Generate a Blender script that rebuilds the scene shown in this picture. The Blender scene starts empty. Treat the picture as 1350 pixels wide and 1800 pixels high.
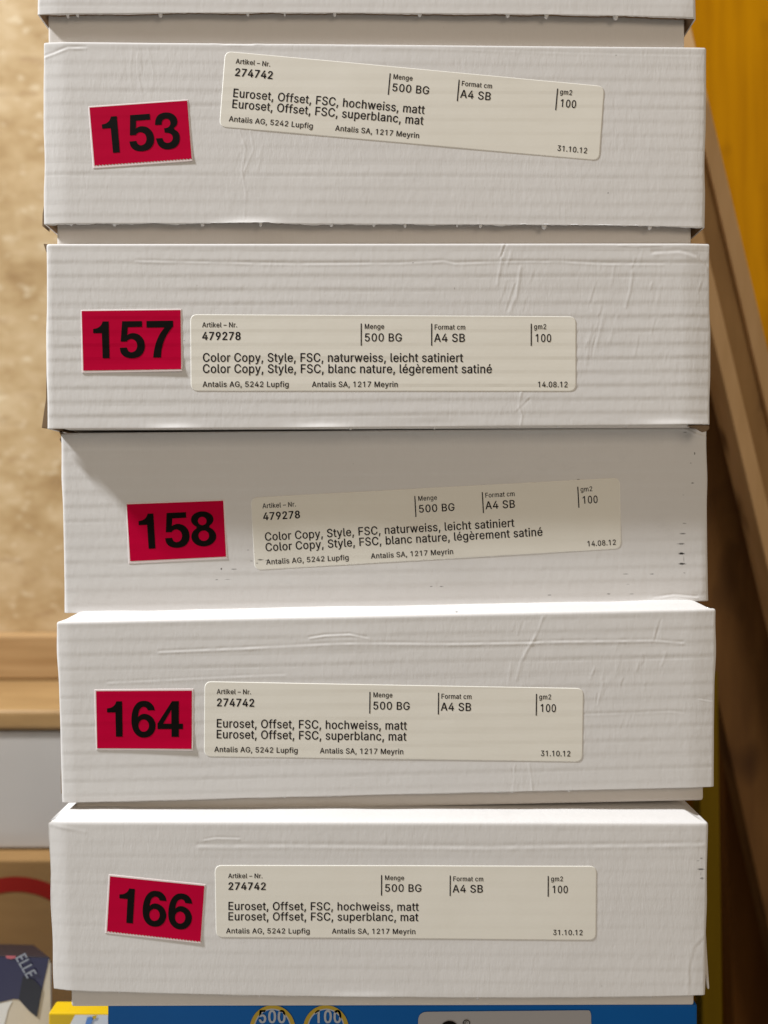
import bpy, bmesh, math, random
import numpy as np
from mathutils import Vector
from mathutils.geometry import delaunay_2d_cdt

# ------------------------------------------------------------------ camera, world, light
scene = bpy.context.scene
D = 0.42                       # camera to the plane of the box fronts, metres
F = 1165 / 0.315 * D           # focal length in photo pixels
CX, CY = 675.0, 900.0
cam_data = bpy.data.cameras.new('camera')
cam = bpy.data.objects.new('camera', cam_data)
scene.collection.objects.link(cam)
scene.camera = cam
cam.location = (0, -D, 0)
cam.rotation_euler = (math.radians(90), 0, 0)
cam_data.sensor_fit = 'VERTICAL'
cam_data.sensor_height = 36
cam_data.lens = F * 36 / 1800
cam_data.clip_start = 0.01
cam_data.clip_end = 50
cam_data.dof.use_dof = True
cam_data.dof.focus_distance = D + 0.001
cam_data.dof.aperture_fstop = 4.8

world = bpy.data.worlds.new('World')
scene.world = world
world.use_nodes = True
bg = world.node_tree.nodes['Background']
bg.inputs[0].default_value = (1.0, 0.84, 0.65, 1)
bg.inputs[1].default_value = 0.185

def area(name, loc, target, sx, sy, power, col):
    l = bpy.data.lights.new(name, 'AREA')
    l.shape = 'RECTANGLE'; l.size = sx; l.size_y = sy
    l.energy = power; l.color = col
    o = bpy.data.objects.new(name, l)
    scene.collection.objects.link(o)
    o.location = loc
    o.rotation_euler = (Vector(target) - Vector(loc)).to_track_quat('-Z', 'Y').to_euler()
    return o
area('window_light', (-1.60, -0.40, 1.71), (0, 0, 0.0), 0.20, 0.20, 84, (0.96, 0.98, 1.0))
area('room_fill', (0.95, -1.7, 0.7), (0.1, 0, 0), 0.8, 0.8, 7.5, (1.0, 0.84, 0.66))  # added warm fill for the box fronts and the right-hand boards
area('low_cool_fill', (-0.50, -0.62, -0.95), (0, 0, -0.3), 0.4, 0.4, 2.1, (0.84, 0.95, 1.0))  # added cool fill that lifts the lowest box, no known source

scene.view_settings.view_transform = 'Standard'
scene.view_settings.look = 'None'
scene.view_settings.exposure = 0.10
scene.view_settings.gamma = 1
scene.render.engine = 'CYCLES'
scene.cycles.use_denoising = True
scene.cycles.max_bounces = 8

# ------------------------------------------------------------------ helpers
COL = scene.collection
rng = np.random.default_rng(7)

def wpt(px, py, d):            # photo pixel seen at depth d behind the box fronts -> place
    return ((px - CX) * (D + d) / F, d, -(py - CY) * (D + d) / F)

def link(name, me, parent=None, mats=(), smooth=False):
    o = bpy.data.objects.new(name, me)
    COL.objects.link(o)
    for m in mats: me.materials.append(m)
    if smooth:
        me.polygons.foreach_set('use_smooth', [True] * len(me.polygons))
    if parent: o.parent = parent
    return o

def mesh(name, verts, faces, mi=None):
    me = bpy.data.meshes.new(name)
    me.from_pydata([tuple(map(float, v)) for v in verts], [], faces)
    if mi is not None: me.polygons.foreach_set('material_index', mi)
    me.update()
    return me

def thing(name, label, cat, loc=(0, 0, 0), group=None):
    o = bpy.data.objects.new(name, None)
    COL.objects.link(o); o.empty_display_size = 0.02
    o.location = loc
    o['label'] = label; o['category'] = cat
    if group: o['group'] = group
    return o

def tag(o, label, cat, group=None):
    o['label'] = label; o['category'] = cat
    if group: o['group'] = group
    return o

def vnoise(x, y, seed):        # smooth value noise, -1..1
    r = np.random.default_rng(seed).random((64, 64)) * 2 - 1
    x = np.asarray(x, float); y = np.asarray(y, float)
    xi = np.floor(x).astype(int); yi = np.floor(y).astype(int)
    fx = x - xi; fy = y - yi
    fx = fx * fx * (3 - 2 * fx); fy = fy * fy * (3 - 2 * fy)
    g = lambda a, b: r[a % 64, b % 64]
    return (g(xi, yi) * (1 - fx) + g(xi + 1, yi) * fx) * (1 - fy) + (g(xi, yi + 1) * (1 - fx) + g(xi + 1, yi + 1) * fx) * fy

def sstep(a, b, x):
    t = np.clip((x - a) / (b - a), 0, 1)
    return t * t * (3 - 2 * t)

# ------------------------------------------------------------------ materials
def new_mat(name, col, rough=0.6, spec=0.3):
    m = bpy.data.materials.new(name); m.use_nodes = True
    nt = m.node_tree; b = nt.nodes['Principled BSDF']
    b.inputs['Base Color'].default_value = (*col, 1)
    b.inputs['Roughness'].default_value = rough
    b.inputs['Specular IOR Level'].default_value = spec
    return m, nt, b

def N(nt, t, **kw):
    n = nt.nodes.new(t)
    for k, v in kw.items():
        if k in n.inputs.keys() if isinstance(k, str) else False: n.inputs[k].default_value = v
        else: setattr(n, k, v)
    return n

def noise(nt, vec, scale, detail=4, rough=0.5, mapscale=(1, 1, 1), rot=(0, 0, 0)):
    mp = nt.nodes.new('ShaderNodeMapping'); mp.inputs['Scale'].default_value = mapscale
    mp.inputs['Rotation'].default_value = rot
    nt.links.new(vec, mp.inputs['Vector'])
    n = nt.nodes.new('ShaderNodeTexNoise')
    n.inputs['Scale'].default_value = scale; n.inputs['Detail'].default_value = detail
    n.inputs['Roughness'].default_value = rough
    nt.links.new(mp.outputs[0], n.inputs['Vector'])
    return n.outputs['Fac']

def ramp(nt, fac, stops):
    r = nt.nodes.new('ShaderNodeValToRGB')
    el = r.color_ramp.elements
    el[0].position, el[0].color = stops[0][0], (*stops[0][1], 1)
    el[1].position, el[1].color = stops[-1][0], (*stops[-1][1], 1)
    for p, c in stops[1:-1]:
        e = el.new(p); e.color = (*c, 1)
    nt.links.new(fac, r.inputs[0])
    return r.outputs[0]

def mixc(nt, fac, a, b, mode='MIX'):
    m = nt.nodes.new('ShaderNodeMix'); m.data_type = 'RGBA'; m.blend_type = mode
    for sock, v in ((m.inputs[0], fac), (m.inputs[6], a), (m.inputs[7], b)):
        if hasattr(v, 'is_linked'): nt.links.new(v, sock)
        elif isinstance(v, (int, float)): sock.default_value = v
        else: sock.default_value = (*v, 1)
    return m.outputs[2]

def math_(nt, op, a, b=0.0, c=0.0, clamp=False):
    m = nt.nodes.new('ShaderNodeMath'); m.operation = op; m.use_clamp = clamp
    for s, v in zip(m.inputs, (a, b, c)):
        if hasattr(v, 'is_linked'): nt.links.new(v, s)
        else: s.default_value = v
    return m.outputs[0]

def bump(nt, b, h, strength, dist):
    n = nt.nodes.new('ShaderNodeBump'); n.inputs['Strength'].default_value = strength
    n.inputs['Distance'].default_value = dist
    nt.links.new(h, n.inputs['Height']); nt.links.new(n.outputs[0], b.inputs['Normal'])

def geo_pos(nt): return nt.nodes.new('ShaderNodeTexCoord').outputs['Object']

def blob_mask(nt, vec, blobs):
    """worn grey smudges: (x, z, rx, rz, strength) in metres on the box front"""
    acc = None
    ragged = noise(nt, vec, 2600, 3, 0.7)
    for (x, z, rx, rz, s) in blobs:
        sub = nt.nodes.new('ShaderNodeVectorMath'); sub.operation = 'SUBTRACT'
        nt.links.new(vec, sub.inputs[0]); sub.inputs[1].default_value = (x, 0, z)
        mul = nt.nodes.new('ShaderNodeVectorMath'); mul.operation = 'MULTIPLY'
        nt.links.new(sub.outputs[0], mul.inputs[0]); mul.inputs[1].default_value = (1 / rx, 0, 1 / rz)
        ln = nt.nodes.new('ShaderNodeVectorMath'); ln.operation = 'LENGTH'
        nt.links.new(mul.outputs[0], ln.inputs[0])
        e = math_(nt, 'SUBTRACT', 1.35, ln.outputs['Value'])
        e = math_(nt, 'SUBTRACT', e, math_(nt, 'MULTIPLY', ragged, 1.1))
        e = math_(nt, 'MULTIPLY', e, 2.2 * s, clamp=True)
        e = math_(nt, 'MINIMUM', e, s)
        acc = e if acc is None else math_(nt, 'MAXIMUM', acc, e)
    return acc

def paper_mat(name, col, blobs=(), d=0.0):
    m, nt, b = new_mat(name, col, 0.8, 0.12)
    P = geo_pos(nt)
    big = noise(nt, P, 14, 4, 0.6)
    c = mixc(nt, big, tuple(x * 0.955 for x in col), tuple(min(1, x * 1.03) for x in col))
    fib = noise(nt, P, 420, 3, 0.6, (1, 1, 0.22))
    c = mixc(nt, math_(nt, 'MULTIPLY', fib, 0.10), c, tuple(x * 0.7 for x in col))
    # faint rubbed dirt and specks that belong to the board itself
    sp = noise(nt, P, 300, 2, 0.5)
    c = mixc(nt, math_(nt, 'MULTIPLY', math_(nt, 'SUBTRACT', sp, 0.76, clamp=True), 3.0, clamp=True), c, (0.22, 0.19, 0.16))
    # pale grey handling scuffs, longer along the board
    sc = noise(nt, P, 26, 6, 0.75, (1, 1, 2.2), (0, 0.25, 0))
    c = mixc(nt, math_(nt, 'MULTIPLY', math_(nt, 'SUBTRACT', sc, 0.60, clamp=True), 1.6, clamp=True), c, tuple(x * 0.72 for x in col))
    if blobs:
        bl = []
        for (px, py, rx, ry, s) in blobs:
            x, _, z = wpt(px, py, d)
            k = (D + d) / F
            bl.append((x, z, rx * k, ry * k, s))
        c = mixc(nt, blob_mask(nt, P, bl), c, (0.035, 0.03, 0.028))
    nt.links.new(c, b.inputs['Base Color'])
    h1 = noise(nt, P, 1100, 4, 0.65, (1, 1, 0.22))       # paper fibre, upright
    h2 = noise(nt, P, 330, 3, 0.6, (1.5, 1, 0.5))       # fine crimps across the flutes
    h3 = noise(nt, P, 120, 3, 0.55, (1.0, 1, 0.7))
    h = math_(nt, 'ADD', math_(nt, 'MULTIPLY', h1, 0.6), math_(nt, 'ADD', math_(nt, 'MULTIPLY', h2, 0.9), math_(nt, 'MULTIPLY', h3, 1.2)))
    bump(nt, b, h, 0.5, 0.00016)
    return m

WHITE = (0.76, 0.745, 0.735)
MAT_KRAFT, nt, b = new_mat('kraft_board', (0.20, 0.13, 0.075), 0.85, 0.1)
MAT_TRAY = paper_mat('tray_paper', (0.74, 0.70, 0.66))
def label_mat(name, blobs=(), d=0.0):
    m, nt, b = new_mat(name, (0.84, 0.81, 0.735), 0.55, 0.2)
    P = geo_pos(nt)
    c = mixc(nt, noise(nt, P, 60, 4, 0.6), (0.81, 0.78, 0.70), (0.86, 0.835, 0.765))
    if blobs:
        k = (D + d) / F
        bl = [(wpt(px, py, d)[0], wpt(px, py, d)[2], rx * k, ry * k, s) for px, py, rx, ry, s in blobs]
        c = mixc(nt, blob_mask(nt, P, bl), c, (0.05, 0.045, 0.04))
    nt.links.new(c, b.inputs['Base Color'])
    bump(nt, b, noise(nt, P, 700, 3), 0.15, 0.0001)
    return m
MAT_LABEL = label_mat('cream_label_paper')
MAT_LABEL_RIM, _, _ = new_mat('label_rim_paper', (0.90, 0.88, 0.82), 0.5, 0.3)
MAT_RED, nt, b = new_mat('red_sticker_print', (0.40, 0.002, 0.022), 0.5, 0.03)
P = geo_pos(nt)
nt.links.new(mixc(nt, noise(nt, P, 45, 5, 0.65), (0.48, 0.001, 0.034), (0.58, 0.002, 0.046)), b.inputs['Base Color'])
MAT_STICKER_WHITE, _, _ = new_mat('sticker_white_paper', (0.84, 0.74, 0.74), 0.5, 0.3)
MAT_INK, nt, b = new_mat('black_ink', (0.006, 0.005, 0.004), 0.5, 0.06)
MAT_INK_SMALL, nt, b = new_mat('small_print_ink', (0.02, 0.018, 0.022), 0.7, 0.08)
P = geo_pos(nt)
nt.links.new(mixc(nt, math_(nt, 'MULTIPLY', math_(nt, 'SUBTRACT', noise(nt, P, 900, 2), 0.52, clamp=True), 3.0, clamp=True), (0.012, 0.010, 0.014), (0.16, 0.15, 0.13)), b.inputs['Base Color'])
# letter outlines: advance, [outlines], 509 units to a capital's height
G={' ':(188,[]),
',':(188,[[38,-119,68,71,137,71,84,-119]]),
'.':(188,[[95,-4,78,-1,63,9,53,24,50,41,53,59,63,73,78,83,95,87,113,83,128,73,138,59,141,41,138,24,128,9,113,-1]]),
'0':(453,[[227,-7,174,1,130,24,95,62,69,113,53,178,48,254,53,330,69,395,95,447,130,484,174,508,227,516,279,508,323,484,358,447,384,395,400,330,405,254,400,178,384,113,359,62,323,24,279,1],[227,50,261,56,290,74,313,103,330,144,340,194,344,254,340,314,330,365,313,405,290,435,261,453,227,460,192,453,163,435,140,405,123,365,113,314,109,254,113,194,123,144,140,103,163,74,192,56]]),
'1':(453,[[76,0,76,55,391,55,391,0],[276,509,276,0,212,0,212,448,209,448,86,358,86,427,198,509]]),
'2':(453,[[64,0,64,47,234,229,282,282,311,327,320,371,317,397,308,419,293,436,273,449,224,460,196,457,172,447,153,433,139,413,130,390,127,362,66,362,71,405,86,442,111,473,143,496,182,511,225,516,268,511,306,497,337,474,361,445,376,411,381,372,371,318,336,259,267,180,153,60,153,57,389,57,389,0]]),
'3':(453,[[218,-7,173,-3,133,10,98,30,70,57,52,91,44,132,109,132,115,107,126,87,144,71,165,59,219,50,275,61,297,74,315,93,325,116,329,145,326,172,316,196,299,217,275,234,242,244,201,248,157,248,157,299,288,448,288,452,70,452,70,509,372,509,372,461,211,278,211,289,264,288,308,276,344,253,371,222,387,186,393,145,387,103,370,66,344,36,309,12,266,-2]]),
'4':(453,[[40,105,40,158,247,509,311,509,109,166,109,163,413,163,413,105],[282,0,282,121,282,146,282,318,343,318,343,0]]),
'5':(453,[[221,-7,178,-2,140,11,108,32,83,60,66,93,60,130,122,130,127,108,138,89,173,60,221,50,250,53,276,64,298,82,314,104,324,131,328,162,324,193,314,221,297,244,275,262,248,273,218,277,167,268,128,246,67,253,96,509,366,509,366,452,151,452,134,301,136,301,178,325,229,334,263,330,294,321,321,306,345,285,364,260,379,231,388,199,391,163,385,117,369,76,343,41,309,15,268,-1]]),
'6':(453,[[226,-7,182,-1,142,15,109,40,84,74,69,115,64,162,68,199,80,239,137,340,252,509,322,509,151,261,145,261,165,288,196,307,235,314,278,309,316,295,346,271,370,240,384,201,389,157,384,112,368,73,343,39,310,14,271,-2],[226,48,254,52,279,63,299,79,314,101,324,128,327,157,324,187,314,213,299,235,279,251,254,262,226,265,198,262,174,252,153,235,138,214,128,188,125,158,128,128,138,102,153,79,174,63,198,52]]),
'7':(453,[[97,0,323,448,323,452,62,452,62,509,391,509,391,449,165,0]]),
'8':(453,[[226,-7,178,-2,136,11,101,33,74,62,57,96,52,135,55,166,65,195,81,220,101,241,125,256,153,265,153,267,119,282,93,308,76,342,70,380,75,417,90,450,114,477,146,498,184,511,226,516,269,511,306,498,337,477,361,450,377,417,382,380,376,342,359,308,333,282,300,267,300,265,327,256,351,241,372,220,387,195,397,166,401,135,395,96,378,62,352,33,317,11,275,-2],[226,49,258,52,285,60,307,74,323,91,333,113,337,139,333,165,322,189,305,208,283,223,256,232,226,235,196,232,169,223,147,208,130,189,119,165,115,139,119,113,129,91,145,74,167,60,195,52],[226,290,274,300,293,313,307,330,316,351,319,376,316,399,308,420,294,437,275,449,226,460,177,449,159,437,145,420,136,399,133,376,136,351,145,330,159,313,178,300]]),
'9':(453,[[226,516,271,510,310,494,343,468,368,434,384,393,389,347,385,309,373,270,315,168,200,0,130,0,301,248,307,248,287,221,257,202,218,195,175,199,137,214,106,237,83,269,68,307,64,352,69,397,85,436,110,469,143,494,182,510],[226,460,199,457,174,446,154,429,138,407,129,381,125,352,129,322,138,295,154,274,174,257,199,247,226,243,254,247,279,257,299,273,314,295,324,321,327,350,324,381,314,407,299,429,279,446,254,457]]),
'A':(480,[[16,0,201,509,276,509,463,0,395,0,287,302,264,372,232,478,245,478,213,371,191,302,85,0],[110,142,110,199,370,199,370,142]]),
'B':(456,[[60,0,60,509,241,509,289,504,329,491,359,469,381,442,394,410,398,374,395,344,387,320,356,286,315,267,315,262,339,257,363,245,385,227,402,203,414,173,418,136,413,100,400,67,377,39,344,18,301,4,247,0],[125,57,245,57,296,63,330,80,349,105,355,137,352,161,342,184,327,203,306,218,279,228,248,231,125,231],[125,285,238,285,288,296,308,309,323,326,333,348,336,372,330,403,313,429,283,446,240,452,125,452]]),
'C':(510,[[267,-7,205,1,150,25,104,63,70,115,48,179,40,254,48,329,70,393,104,445,150,484,205,508,267,516,340,504,373,490,402,471,427,447,448,418,463,385,473,348,408,348,389,395,357,428,315,449,267,456,223,450,184,432,150,403,125,364,109,314,103,254,109,194,125,145,151,105,184,76,223,59,267,53,315,60,357,81,389,114,408,160,473,160,463,124,448,91,428,62,402,38,373,19,341,5,305,-4]]),
'E':(419,[[60,0,60,509,372,509,372,452,125,452,125,286,355,286,355,229,125,229,125,57,375,57,375,0]]),
'F':(410,[[60,0,60,509,369,509,369,452,125,452,125,278,346,278,346,221,125,221,125,0]]),
'G':(520,[[269,-7,205,1,149,25,104,64,69,116,47,179,40,254,47,329,69,393,103,445,149,484,203,508,265,516,304,513,340,504,374,489,403,469,429,445,449,416,465,384,474,349,408,349,387,393,356,427,315,448,265,456,222,450,183,432,150,404,125,364,109,314,103,254,109,194,125,145,151,105,184,76,224,59,269,53,309,57,345,71,374,93,396,123,410,160,415,202,434,199,283,199,283,256,478,256,478,200,471,141,451,91,419,50,377,19,326,0]]),
'L':(393,[[60,0,60,509,125,509,125,57,361,57,361,0]]),
'M':(628,[[60,0,60,509,152,509,277,187,287,159,299,123,311,84,322,49,307,49,318,83,330,121,342,158,352,187,476,509,568,509,568,0,504,0,504,291,504,327,505,369,506,413,507,457,513,457,498,409,482,363,467,322,456,291,342,0,286,0,170,291,159,321,145,361,129,408,112,457,119,457,120,416,121,372,122,328,122,291,122,0]]),
'N':(523,[[60,0,60,509,136,509,343,183,363,151,388,107,414,55,405,54,401,108,399,157,399,195,399,509,463,509,463,0,387,0,202,290,177,331,148,381,108,452,119,454,122,384,124,328,125,291,125,0]]),
'O':(533,[[267,-7,205,1,150,25,105,63,70,115,48,179,40,254,48,329,70,393,105,445,150,484,205,508,267,516,329,508,384,484,429,445,464,393,486,329,493,254,486,179,464,115,429,63,384,25,329,1],[267,53,310,59,349,76,383,105,408,144,425,194,430,254,425,314,408,365,383,404,349,433,310,450,267,456,223,450,184,433,151,404,125,364,109,314,103,254,109,194,125,144,151,105,184,76,223,59]]),
'R':(449,[[60,0,60,509,236,509,290,504,333,489,367,465,390,433,405,395,409,352,405,309,390,271,367,240,333,217,289,203,236,198,96,198,96,255,234,255,269,258,298,267,319,281,334,300,342,324,345,352,342,380,334,405,319,425,298,440,269,449,233,452,125,452,125,0],[353,0,230,229,303,229,428,0]]),
'S':(447,[[224,-9,172,-4,128,9,91,31,64,60,46,96,38,137,104,137,110,110,123,88,142,71,166,59,224,49,257,52,286,60,311,74,329,92,341,114,346,139,342,161,332,179,296,205,245,222,184,239,128,260,86,289,60,326,52,372,58,413,75,448,102,476,138,498,180,511,227,516,275,511,316,498,351,476,377,449,394,415,401,378,337,378,326,412,302,437,267,453,225,459,194,456,167,448,145,435,129,418,118,398,115,376,119,352,131,334,169,308,212,293,264,279,312,264,359,238,395,198,405,171,408,139,403,99,386,64,360,34,323,11,278,-4]]),
'a':(389,[[160,-9,126,-5,94,5,68,22,48,45,35,73,30,108,34,138,43,161,58,179,78,193,125,211,178,220,234,227,265,235,273,243,276,255,276,257,267,297,240,322,196,331,149,322,118,301,100,274,41,291,57,322,79,346,104,364,133,375,194,384,239,379,286,360,306,343,322,320,333,290,337,251,337,0,277,0,277,52,272,52,252,25,215,1],[170,45,202,49,228,59,248,74,263,93,272,115,276,138,276,190,259,182,231,176,200,171,175,168,134,159,103,139,95,124,92,105,102,72,130,52]]),
'b':(424,[[229,-8,198,-5,172,4,138,31,118,59,112,59,112,0,53,0,53,509,114,509,114,319,118,319,137,346,171,373,197,381,229,384,274,378,313,361,345,332,370,293,385,245,390,189,385,133,370,84,346,45,313,16,274,-2],[220,47,253,51,279,66,301,88,316,117,325,151,328,189,325,227,316,261,301,290,280,311,253,325,220,330,188,325,161,312,140,291,125,263,116,229,113,189,116,150,125,115,140,86,162,65,188,51]]),
'c':(396,[[207,-8,159,-2,117,16,82,46,56,85,40,133,34,187,40,243,56,291,82,330,117,360,159,378,207,384,260,377,305,356,340,322,362,277,303,262,290,289,270,311,242,325,207,330,173,325,145,310,124,287,108,258,99,224,96,187,99,151,108,117,124,89,145,66,173,51,207,46,243,52,271,66,292,89,304,117,363,102,341,56,306,21,261,-1]]),
'e':(404,[[212,-8,161,-2,117,16,82,46,56,85,40,132,34,187,39,242,55,290,81,329,115,359,157,378,205,384,266,374,294,361,319,341,341,315,357,282,368,242,371,194,371,169,75,169,75,221,338,221,310,202,307,237,298,269,283,294,263,314,237,326,205,330,173,326,146,313,125,294,109,270,99,241,96,211,96,178,100,139,110,106,128,80,151,61,179,50,212,46,254,53,285,73,306,105,365,91,353,63,335,39,311,19,283,4,249,-5]]),
'f':(254,[[228,379,228,327,6,327,6,379],[81,0,81,432,84,461,96,486,113,505,135,519,187,530,222,527,243,521,227,468,215,472,195,474,171,470,154,460,145,443,142,419,142,0]]),
'g':(425,[[207,-151,168,-148,134,-140,82,-110,51,-69,101,-41,122,-66,154,-88,207,-97,249,-92,282,-75,304,-47,311,-6,311,68,306,68,287,41,252,16,227,8,195,5,152,10,113,27,80,53,55,90,39,136,34,191,39,246,55,293,80,332,112,361,152,378,196,384,228,382,253,373,288,346,308,319,313,319,313,379,372,379,372,-9,367,-54,350,-90,324,-117,291,-136,251,-147],[205,59,237,63,264,75,285,95,300,121,309,154,312,193,309,231,300,264,285,291,264,312,237,325,205,330,172,325,145,312,124,290,109,262,99,229,96,193,99,155,109,123,124,96,145,76,172,63]]),
'h':(410,[[114,227,114,0,53,0,53,509,114,509,114,287,102,287,124,332,152,362,187,379,227,384,264,380,295,369,321,349,341,321,353,285,357,240,357,0,296,0,296,235,290,275,273,304,246,323,210,329,184,326,161,317,141,303,126,283,117,257]]),
'i':(167,[[53,0,53,379,114,379,114,0],[84,443,67,446,54,455,44,468,41,483,44,499,54,512,67,521,84,524,100,521,114,512,123,499,126,483,123,468,114,455,100,446]]),
'k':(381,[[110,137,110,212,121,212,284,379,360,379,184,199,177,199],[53,0,53,509,114,509,114,0],[294,0,148,186,191,229,372,0]]),
'l':(189,[[139,-2,101,3,74,20,58,47,53,84,53,509,114,509,114,99,120,62,130,54,146,52,160,53,170,54,181,3,162,-1]]),
'm':(610,[[53,0,53,379,112,379,112,295,108,295,118,323,132,346,172,376,219,386,257,380,287,361,309,331,321,295,312,295,322,321,337,343,381,375,437,386,468,383,497,372,522,354,541,328,553,296,557,255,557,0,496,0,496,254,490,289,473,313,447,326,419,330,395,328,374,320,345,290,335,247,335,0,274,0,274,260,269,288,253,311,229,326,199,330,158,320,140,307,126,289,117,266,114,238,114,0]]),
'n':(410,[[114,227,114,0,53,0,53,379,112,379,112,287,102,287,124,332,152,362,187,379,227,384,264,380,295,369,321,349,341,321,353,285,357,240,357,0,296,0,296,235,290,275,273,304,246,323,210,329,184,326,161,317,141,303,126,283,117,257]]),
'o':(415,[[207,-8,159,-2,117,16,82,46,56,85,40,133,34,187,40,243,56,291,82,330,117,360,159,378,207,384,256,378,299,360,333,330,359,291,376,243,381,187,376,133,359,85,333,46,299,16,256,-2],[207,46,242,51,270,66,292,89,307,117,316,151,319,187,316,224,307,258,292,287,270,310,242,325,207,330,173,325,145,310,124,287,108,258,99,224,96,187,99,151,108,117,124,89,145,66,173,51]]),
'p':(424,[[53,-143,53,379,112,379,112,319,118,319,137,346,171,373,197,381,229,384,274,378,313,361,345,332,370,293,385,245,390,189,385,133,370,84,346,45,313,16,274,-2,229,-8,198,-5,173,4,138,31,118,59,114,59,114,-143],[220,47,253,51,279,66,301,88,316,117,325,151,328,189,325,227,316,261,301,290,280,311,253,325,220,330,188,325,161,312,140,291,125,263,116,229,113,189,116,150,125,115,140,86,162,65,188,51]]),
'r':(259,[[53,0,53,379,112,379,112,321,115,321,130,347,152,367,181,380,213,385,229,384,243,384,243,322,230,324,207,326,182,323,159,315,140,301,126,284,117,262,114,237,114,0]]),
's':(365,[[182,-8,145,-5,112,3,84,18,62,38,45,63,36,94,94,107,105,79,124,60,150,49,181,45,217,50,244,62,262,81,268,103,265,121,254,136,237,147,212,155,149,170,104,186,72,208,53,237,47,274,51,305,65,332,87,354,115,370,149,381,187,384,223,381,254,372,279,358,299,339,324,290,268,277,258,298,243,316,219,328,187,333,156,329,131,317,114,299,109,277,112,258,124,243,172,223,229,209,275,194,306,171,325,142,331,107,326,75,312,47,290,24,260,6,223,-5]]),
't':(227,[[204,379,204,327,6,327,6,379],[65,471,126,471,126,98,128,76,136,61,150,53,170,50,185,51,202,54,213,2,192,-3,168,-4,125,2,92,21,72,52,65,93]]),
'u':(410,[[182,-5,146,-1,115,11,89,31,69,59,57,95,53,139,53,379,114,379,114,144,119,105,137,75,164,56,200,50,226,53,249,62,268,77,283,97,293,122,296,153,296,379,357,379,357,0,298,0,298,92,307,92,286,47,257,17,222,0]]),
'w':(567,[[138,0,23,379,87,379,133,214,154,137,175,41,165,41,186,135,206,214,252,379,316,379,362,214,382,136,402,41,391,41,413,135,434,214,480,379,545,379,429,0,368,0,319,172,305,225,291,280,277,338,291,338,277,280,263,225,248,172,199,0]]),
'y':(389,[[47,-139,61,-86,71,-87,104,-89,130,-74,151,-36,163,-1,17,379,84,379,165,155,187,87,206,21,184,21,202,87,224,155,305,379,371,379,204,-58,177,-107,139,-136,91,-145,65,-143]]),
'è':(404,[[212,-8,161,-2,117,16,82,46,56,85,40,132,34,187,39,242,55,290,81,329,115,359,157,378,205,384,266,374,294,361,319,341,341,315,357,282,368,242,371,194,371,169,75,169,75,221,338,221,310,202,307,237,298,269,283,294,263,314,237,326,205,330,173,326,146,313,125,294,109,270,99,241,96,211,96,178,100,139,110,106,128,80,151,61,179,50,212,46,254,53,285,73,306,105,365,91,353,63,335,39,311,19,283,4,249,-5],[180,429,114,529,182,529,230,429]]),
'é':(404,[[212,-8,161,-2,117,16,82,46,56,85,40,132,34,187,39,242,55,290,81,329,115,359,157,378,205,384,266,374,294,361,319,341,341,315,357,282,368,242,371,194,371,169,75,169,75,221,338,221,310,202,307,237,298,269,283,294,263,314,237,326,205,330,173,326,146,313,125,294,109,270,99,241,96,211,96,178,100,139,110,106,128,80,151,61,179,50,212,46,254,53,285,73,306,105,365,91,353,63,335,39,311,19,283,4,249,-5],[177,429,225,529,293,529,227,429]]),
'–':(350,[[350,244,350,188,0,188,0,244]]),
}
G['1'] = (G['1'][0], G['1'][1][1:])

# ------------------------------------------------------------------ lettering
def wind(cs, x, y):
    w = 0
    for c in cs:
        n = len(c)
        for i in range(n):
            x0, y0 = c[i]; x1, y1 = c[(i + 1) % n]
            if (y0 <= y) != (y1 <= y):
                t = (y - y0) / (y1 - y0)
                if x0 + t * (x1 - x0) > x: w += 1 if y1 > y0 else -1
    return w

def fill(cs, evenodd=False):
    """triangles of a set of closed outlines (nonzero winding)"""
    vs = []; es = []
    for c in cs:
        k = len(vs); n = len(c)
        vs += [Vector(p) for p in c]
        es += [(k + i, k + (i + 1) % n) for i in range(n)]
    v, _, f, *_r = delaunay_2d_cdt(vs, es, [], 0, 1e-4)
    out = []
    for t in f:
        mx = sum(v[i][0] for i in t) / 3; my = sum(v[i][1] for i in t) / 3
        w = wind(cs, mx, my)
        if (w % 2 if evenodd else w): out.append(tuple(t))
    return [(p[0], p[1]) for p in v], out

def fill1(c, evenodd=True):
    return fill(c if isinstance(c[0][0], (tuple, list)) else [c], evenodd)

_gc = {}
def glyph(ch, bold):
    key = (ch, bold)
    if key not in _gc:
        adv, cs = G[ch]
        cs = [[(c[i], c[i + 1]) for i in range(0, len(c), 2)] for c in cs]
        offs = [(-14, 0), (14, 0), (0, 8), (0, -8)] if not bold else [(-27, 0), (-9, 0), (9, 0), (27, 0), (0, 12), (0, -12), (-20, 9), (20, 9), (-20, -9), (20, -9)]
        allc = [[(x + ox, y + oy) for x, y in c] for ox, oy in offs for c in cs]
        # union of the shifted copies: a point counts when any copy covers it
        if not cs: _gc[key] = (adv, [], [])
        else:
            vs = []; es = []
            for c in allc:
                k = len(vs); n = len(c); vs += [Vector(p) for p in c]
                es += [(k + i, k + (i + 1) % n) for i in range(n)]
            v, _, f, *_r = delaunay_2d_cdt(vs, es, [], 0, 1e-3)
            tr = []
            for t in f:
                mx = sum(v[i][0] for i in t) / 3; my = sum(v[i][1] for i in t) / 3
                if any(wind(cs, mx - ox, my - oy) for ox, oy in offs): tr.append(tuple(t))
            _gc[key] = (adv, [(p[0], p[1]) for p in v], tr)
    return _gc[key]

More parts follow.
